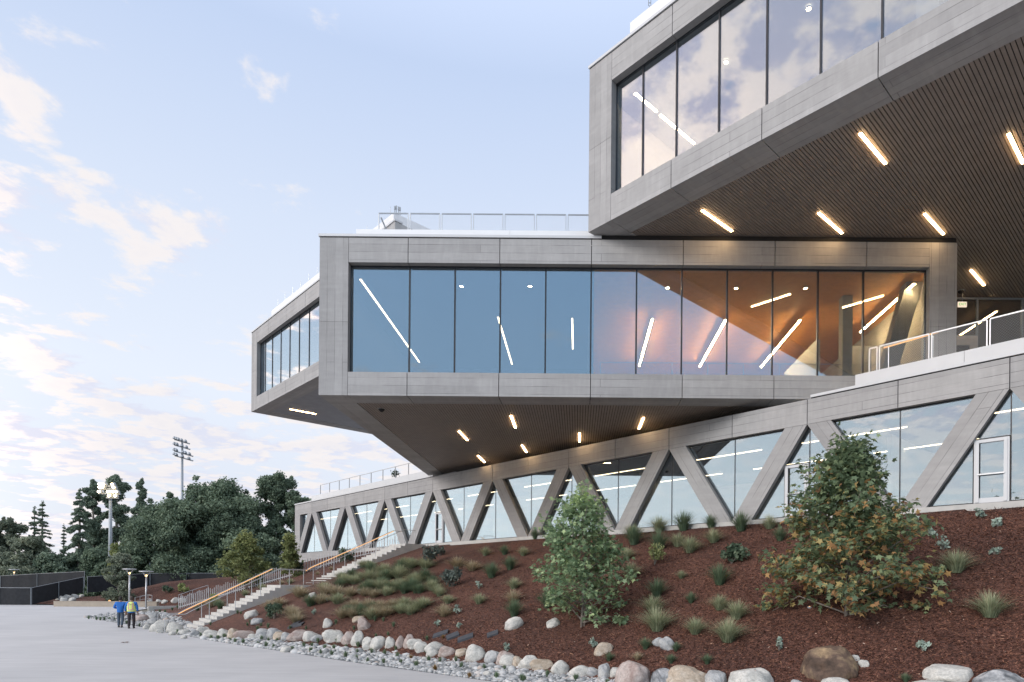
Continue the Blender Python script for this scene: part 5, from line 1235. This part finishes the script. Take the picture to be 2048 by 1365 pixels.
# ------------------------------------------------------------------ background trees
def oak(x, ytop, w_px, Yd, zb, label, n, size, mat='lf_oak', seed=1, dens=None, trunk_px=0, low=.08, group='trees behind the fence'):
    t = at_y(x, ytop, Yd); b = Vector((t.x, Yd, zb)); h = t.z - zb; w = w_px * Yd / F
    e = empty('broadleaf_tree', b); tag(e, label, 'tree', group); r = np.random.default_rng(seed)
    cs, rs = [], []
    m = 60
    for i in range(m):
        th = r.uniform(0, 6.28); f = r.uniform(.0, 1); zz_ = low + (1 - low) * f
        prof = math.sin(math.pi * min(1, .12 + .80 * (zz_ ** .85))) ** .6
        rad = w / 2 * prof * r.uniform(.45, .95) * (1 if i > 4 else .2)
        rr_ = w * r.uniform(.10, .19)
        cs.append((rad * math.cos(th), rad * math.sin(th) * .8, h * zz_ - rr_ * .5)); rs.append((rr_, rr_, rr_ * r.uniform(.6, .9)))
    cs.append((0, 0, h * .96)); rs.append((w * .08,) * 3)
    # fine outer twigs that break the outline
    for i in range(26):
        j = r.integers(0, m); dv = np.array(cs[j]) - np.array([0, 0, h * .45]); dv /= np.linalg.norm(dv) + 1e-6
        cs.append(tuple(np.array(cs[j]) + dv * rs[j][0] * .9)); rs.append((w * .035,) * 3)
    leafblob('crown', mat, cs, rs, int(n * 8.5), size * .60, seed, e, .2)
    mb = MB(); mb.tube([b - Vector((0, 0, .3)), b + Vector((0, 0, h * .4)), b + Vector((0, 0, h * .8))], w * .035, 8, .05)
    for c in cs[:14]: mb.tube([b + Vector((0, 0, h * .3)), b + Vector((c[0] * .55, c[1] * .55, (c[2] + h * .3) * .5)), b + Vector(c)], w * .012, 5, .03)
    mb.build('trunk', M['bark'], e); return e
def conifer(x, ytop, w_px, Yd, zb, label, n, size, sparse=1.0, droop=.35, seed=1, low=.1, mat='lf_conifer', lay=20, fat=.17):
    t = at_y(x, ytop, Yd); b = Vector((t.x, Yd, zb)); h = t.z - zb; w = w_px * Yd / F
    e = empty('conifer_tree', b); tag(e, label, 'tree', 'trees behind the fence'); r = np.random.default_rng(seed)
    mb = MB(); mb.tube([b - Vector((0, 0, .3)), b + Vector((0, 0, h))], .022 * h, 8, .03); C, Rr = [], []
    for i in range(lay):
        f = low + (1 - low) * (i + r.uniform(-.3, .3)) / lay; ln0 = w / 2 * (1 - f) ** .75
        for q in range(int(r.integers(4, 7))):
            if r.random() > sparse: continue
            a = r.uniform(0, 6.28); ln = ln0 * r.uniform(.55, 1.15)
            p0 = np.array([0, 0, h * f]); dr = np.array([math.cos(a), math.sin(a), 0])
            for s in np.linspace(.25, 1, 5):
                C.append(tuple(p0 + dr * ln * s + np.array([0, 0, -droop * ln * s * s + .06 * ln]))); Rr.append((max(.3, ln * fat), max(.3, ln * fat), max(.18, ln * fat * .55)))
            mb.tube([b + Vector(p0), b + Vector(p0 + dr * ln * .5 + np.array([0, 0, -droop * ln * .2])), b + Vector(p0 + dr * ln + np.array([0, 0, -droop * ln]))], .05, 4, .02)
    C.append((0, 0, h * .985)); Rr.append((.25, .25, .5))
    leafblob('crown', mat, C, Rr, int(n * 8.5), size * .60, seed, e, .1, asp=.4); mb.build('trunk', M['bark'], e); return e
def pine(x, ytop, w_px, Yd, zb, label, n, size, seed=1, low=.12, mat='lf_conifer', m=30):
    t = at_y(x, ytop, Yd); b = Vector((t.x, Yd, zb)); h = t.z - zb; w = w_px * Yd / F
    e = empty('pine_tree', b); tag(e, label, 'tree', 'trees behind the fence'); r = np.random.default_rng(seed)
    mb = MB(); mb.tube([b - Vector((0, 0, .3)), b + Vector((.2, 0, h * .5)), b + Vector((0, 0, h * .97))], .018 * h, 8, .05); C, Rr = [], []
    for i in range(m):
        f = low + (.97 - low) * i / m; a = r.uniform(0, 6.28); rad = w / 2 * (1 - .75 * max(0, f - .2)) * r.uniform(.2, .85) * (.55 if f > .9 else 1); rr_ = w * r.uniform(.15, .25) * (1.15 - .5 * f)
        c = (rad * math.cos(a), rad * math.sin(a), h * f); C.append(c); Rr.append((rr_, rr_, rr_ * .75)); mb.tube([b + Vector((0, 0, h * f - rr_ * .6)), b + Vector(c)], .06, 4, .02)
    C.append((0, 0, h * .97)); Rr.append((w * .08, w * .08, h * .03))
    leafblob('crown', mat, C, Rr, int(n * 8.5), size * .60, seed, e, .2); mb.build('trunk', M['bark'], e); return e
oak(445, 966, 190, 96, 0, 'very large dark oak, highest of the dark mass left of the truss', 9000, .34, seed=3)
oak(355, 1003, 190, 92, 0, 'broad dark oak in front of the unlit floodlight mast', 8000, .34, seed=4)
oak(300, 1040, 110, 90, 0, 'lower dark oak at the left edge of the oak mass', 4500, .32, seed=5)
oak(556, 948, 118, 100, 0, 'tall dark airy tree right beside the truss corner', 5200, .34, seed=6)
oak(592, 985, 80, 98, 0, 'dark tree right behind the left end of the truss', 3600, .34, seed=7)
oak(495, 1035, 150, 94, 0, 'dark oak behind the pale green sycamore', 5600, .34, seed=8)
oak(416, 1075, 150, 93, 0, 'low dark tree mass right behind the black fence', 4600, .32, seed=18)
oak(20, 1036, 80, 112, 0, 'grey-green tree at the far left edge with a ragged top', 2600, .40, 'lf_grey', seed=9)
oak(-25, 1048, 80, 110, 0, 'grey-green tree cut off by the left picture edge', 2400, .40, 'lf_grey', seed=10)
oak(62, 1075, 70, 108, 0, 'grey-green tree under the bare-branched spruces', 2300, .40, 'lf_grey', seed=19)
oak(15, 1108, 130, 104, 0, 'low bush mass above the screens at the far left', 2600, .40, 'lf_grey', seed=20)
oak(105, 1108, 90, 106, 0, 'low grey-green bushes left of the white house', 2200, .38, 'lf_conifer', seed=21)
conifer(85, 1003, 66, 112, 0, 'sparse bare-branched spruce, taller of two at the left', 1500, .26, .62, .25, seed=11, lay=24)
conifer(69, 1015, 56, 115, 0, 'sparse spruce, shorter of the two at the left', 1300, .26, .6, .25, seed=12, lay=22)
conifer(128, 1050, 20, 118, 0, 'thin spindly spruce above the white house', 420, .24, .6, .3, seed=13)
conifer(160, 977, 84, 108, 0, 'big drooping deodar cedar left of the lit floodlight', 4200, .34, .98, .5, seed=14, lay=24, fat=.27)
pine(186, 958, 58, 116, 0, 'tall narrow pine left of the lit floodlight mast', 2600, .36, seed=15, m=34)
pine(232, 948, 78, 118, 0, 'tallest dark pine behind the lit floodlights', 4600, .36, seed=16, m=46)
pine(284, 957, 54, 114, 0, 'slim pine standing alone right of the lit floodlights', 2200, .34, seed=17, m=34)
oak(243, 1085, 60, 96, 0, 'yellow-green low tree behind the fence near the lit mast', 1700, .32, 'lf_light', seed=22)
oak(200, 1100, 90, 104, 0, 'low dark tree right of the white house', 2600, .34, 'lf_oak', seed=23)
g = on_ground(238, 1201); oak(238, 1107, 60, g.y, g.z, 'small dark tree on the mulch hill behind the lamp post', 2600, .20, 'lf_grey', seed=24, low=.03, group=None)
# ------------------------------------------------------------------ sky and light
SKY_K, WORLD_S, HAZE = .07, 1.0, .95
SUN_EL, SUN_AZ = 22.0, 220.0
w = bpy.data.worlds.new('World'); sc.world = w; w.use_nodes = True
nt = w.node_tree; nt.nodes.clear()
wo = nt.nodes.new('ShaderNodeOutputWorld'); bg = nt.nodes.new('ShaderNodeBackground')
L(nt, bg, 0, wo, 'Surface')
sky = N(nt, 'ShaderNodeTexSky', sky_type='NISHITA', sun_disc=False, sun_elevation=R(SUN_EL), sun_rotation=R(SUN_AZ), altitude=300, air_density=1.0, dust_density=1.2, ozone_density=2.0)
tc = N(nt, 'ShaderNodeTexCoord'); sx = N(nt, 'ShaderNodeSeparateXYZ'); L(nt, tc, 'Generated', sx, 0)
def mth(op, a, b=None, c=None):
    n = N(nt, 'ShaderNodeMath', operation=op)
    for i, v in enumerate((a, b, c)):
        if v is None: continue
        if isinstance(v, (int, float)): n.inputs[i].default_value = v
        else: nt.links.new(v, n.inputs[i])
    return n.outputs[0]
def mrange(v, a, b, c, d, smooth=True):
    n = N(nt, 'ShaderNodeMapRange', interpolation_type='SMOOTHSTEP' if smooth else 'LINEAR')
    n.inputs['From Min'].default_value = a; n.inputs['From Max'].default_value = b; n.inputs['To Min'].default_value = c; n.inputs['To Max'].default_value = d
    nt.links.new(v, n.inputs['Value']); return n.outputs[0]
X_, Y_, Z_ = sx.outputs[0], sx.outputs[1], sx.outputs[2]
zc = mth('MAXIMUM', Z_, 0.0); den = mth('ADD', zc, 0.10)
px, py = mth('DIVIDE', X_, den), mth('DIVIDE', Y_, den)
cmb = N(nt, 'ShaderNodeCombineXYZ'); nt.links.new(px, cmb.inputs[0]); nt.links.new(py, cmb.inputs[1])
def cl(off, seed):
    mp = N(nt, 'ShaderNodeMapping'); mp.inputs['Location'].default_value = (off[0] + seed[0], off[1] + seed[1], seed[2]); mp.inputs['Scale'].default_value = (1.0, 1.0, 1)
    nt.links.new(cmb.outputs[0], mp.inputs[0])
    a = N(nt, 'ShaderNodeTexNoise', i_Scale=CL_SCALE, i_Detail=8.0, i_Roughness=.60, i_Distortion=.15); L(nt, mp, 0, a, 'Vector')
    b = N(nt, 'ShaderNodeTexNoise', i_Scale=CL_SCALE * .35, i_Detail=2.0); L(nt, mp, 0, b, 'Vector')
    return mth('ADD', a.outputs['Fac'], mth('MULTIPLY', mth('SUBTRACT', b.outputs['Fac'], .5), .45))
CL_SCALE = 4.8; SEED = (3.1, 7.7, 2.0)
d0 = cl((0, 0), SEED); d1 = cl((-.09, -.03), SEED)
elev_bias = mrange(Z_, .12, .58, .052, -.085)
az_bias = mth('MULTIPLY', mth('MULTIPLY', mrange(X_, -.45, -.68, 0.0, .30), mrange(Y_, .25, -.05, 0, 1)), mrange(Z_, .22, .42, 0, 1))
back_bias = mrange(Y_, -.50, -.80, 0.0, -.07)
fill_deck_bias = mrange(Z_, .69, .85, 0.0, .25)  # unseen cloud deck overhead, added to light the building
left_bias = mth('MULTIPLY', mrange(X_, -.22, -.50, 0.0, .062), mrange(Z_, .50, .38, 0, 1))
elev_bias = mth('ADD', elev_bias, left_bias)
bias = mth('ADD', mth('ADD', elev_bias, az_bias), mth('ADD', back_bias, fill_deck_bias))
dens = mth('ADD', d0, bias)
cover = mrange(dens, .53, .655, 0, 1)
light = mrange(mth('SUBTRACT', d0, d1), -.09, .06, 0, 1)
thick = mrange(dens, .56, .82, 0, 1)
west = mrange(X_, -.55, -.95, 0, 1)
def mixc(fac, A, B, blend='MIX'):
    n = N(nt, 'ShaderNodeMix', data_type='RGBA', blend_type=blend)
    for key, v in (('Factor', fac), ('A', A), ('B', B)):
        if isinstance(v, (int, float)): n.inputs[key].default_value = v
        elif isinstance(v, tuple): n.inputs[key].default_value = (*v, 1)
        else: nt.links.new(v, n.inputs[key])
    return n.outputs[2]
# cloud colour: cream tops, lilac-grey undersides, glowing towards the low sun in the west
lit = mixc(light, mixc(west, (.56, .58, .68), (.86, .68, .80)), mixc(west, (.71, .67, .66), (2.15, 1.55, 1.24)))
lit2 = mixc(mth('MULTIPLY', thick, .30), lit, mixc(west, (.52, .54, .63), (1.2, .98, .98)))
# clear sky: physical sky under a band of evening haze; unseen zenith brightened as fill light
skm = mixc(1.0, sky.outputs[0], (SKY_K,) * 3, 'MULTIPLY')
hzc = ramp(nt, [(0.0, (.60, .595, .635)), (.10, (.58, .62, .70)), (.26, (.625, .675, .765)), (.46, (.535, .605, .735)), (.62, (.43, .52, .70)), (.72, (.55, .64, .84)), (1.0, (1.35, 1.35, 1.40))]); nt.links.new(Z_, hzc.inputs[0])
hzw = mixc(mth('MULTIPLY', west, mrange(Z_, .0, .45, 1, 0)), hzc.outputs[0], (1.12, 1.13, 1.10))
east = mrange(Y_, -.55, -.85, 0, 1)
hze = mixc(mth('MULTIPLY', east, mrange(Z_, .66, .80, 1, 0)), hzw, mixc(1.0, hzw, (.66, .84, .97), 'MULTIPLY'))
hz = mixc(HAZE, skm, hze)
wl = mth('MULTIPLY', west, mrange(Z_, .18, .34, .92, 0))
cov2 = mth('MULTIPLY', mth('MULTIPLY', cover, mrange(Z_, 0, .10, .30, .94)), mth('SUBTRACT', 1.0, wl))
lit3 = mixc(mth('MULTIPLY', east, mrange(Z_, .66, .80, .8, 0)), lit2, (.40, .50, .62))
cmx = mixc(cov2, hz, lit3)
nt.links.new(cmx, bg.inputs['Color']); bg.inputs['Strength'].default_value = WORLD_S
sl = bpy.data.lights.new('sun', 'SUN'); so = bpy.data.objects.new('sun', sl); COL.objects.link(so)
sl.energy = 1.5; sl.angle = R(20); sl.color = (1.0, .955, .92)
az = R(SUN_AZ); el = R(SUN_EL)
dv = Vector((math.sin(az) * math.cos(el), math.cos(az) * math.cos(el), math.sin(el)))
so.rotation_euler = dv.to_track_quat('Z', 'Y').to_euler()
vs = sc.view_settings; sc.display_settings.display_device = 'sRGB'
vs.view_transform = 'Standard'; vs.look = 'None'; vs.exposure = 0.45; vs.gamma = 1.0; vs.use_curve_mapping = False
cy = sc.cycles
cy.max_bounces = 8; cy.diffuse_bounces = 3; cy.glossy_bounces = 4; cy.transmission_bounces = 4; cy.transparent_max_bounces = 16
cy.sample_clamp_indirect = 4.0; cy.caustics_reflective = False; cy.caustics_refractive = False
cy.use_denoising = True
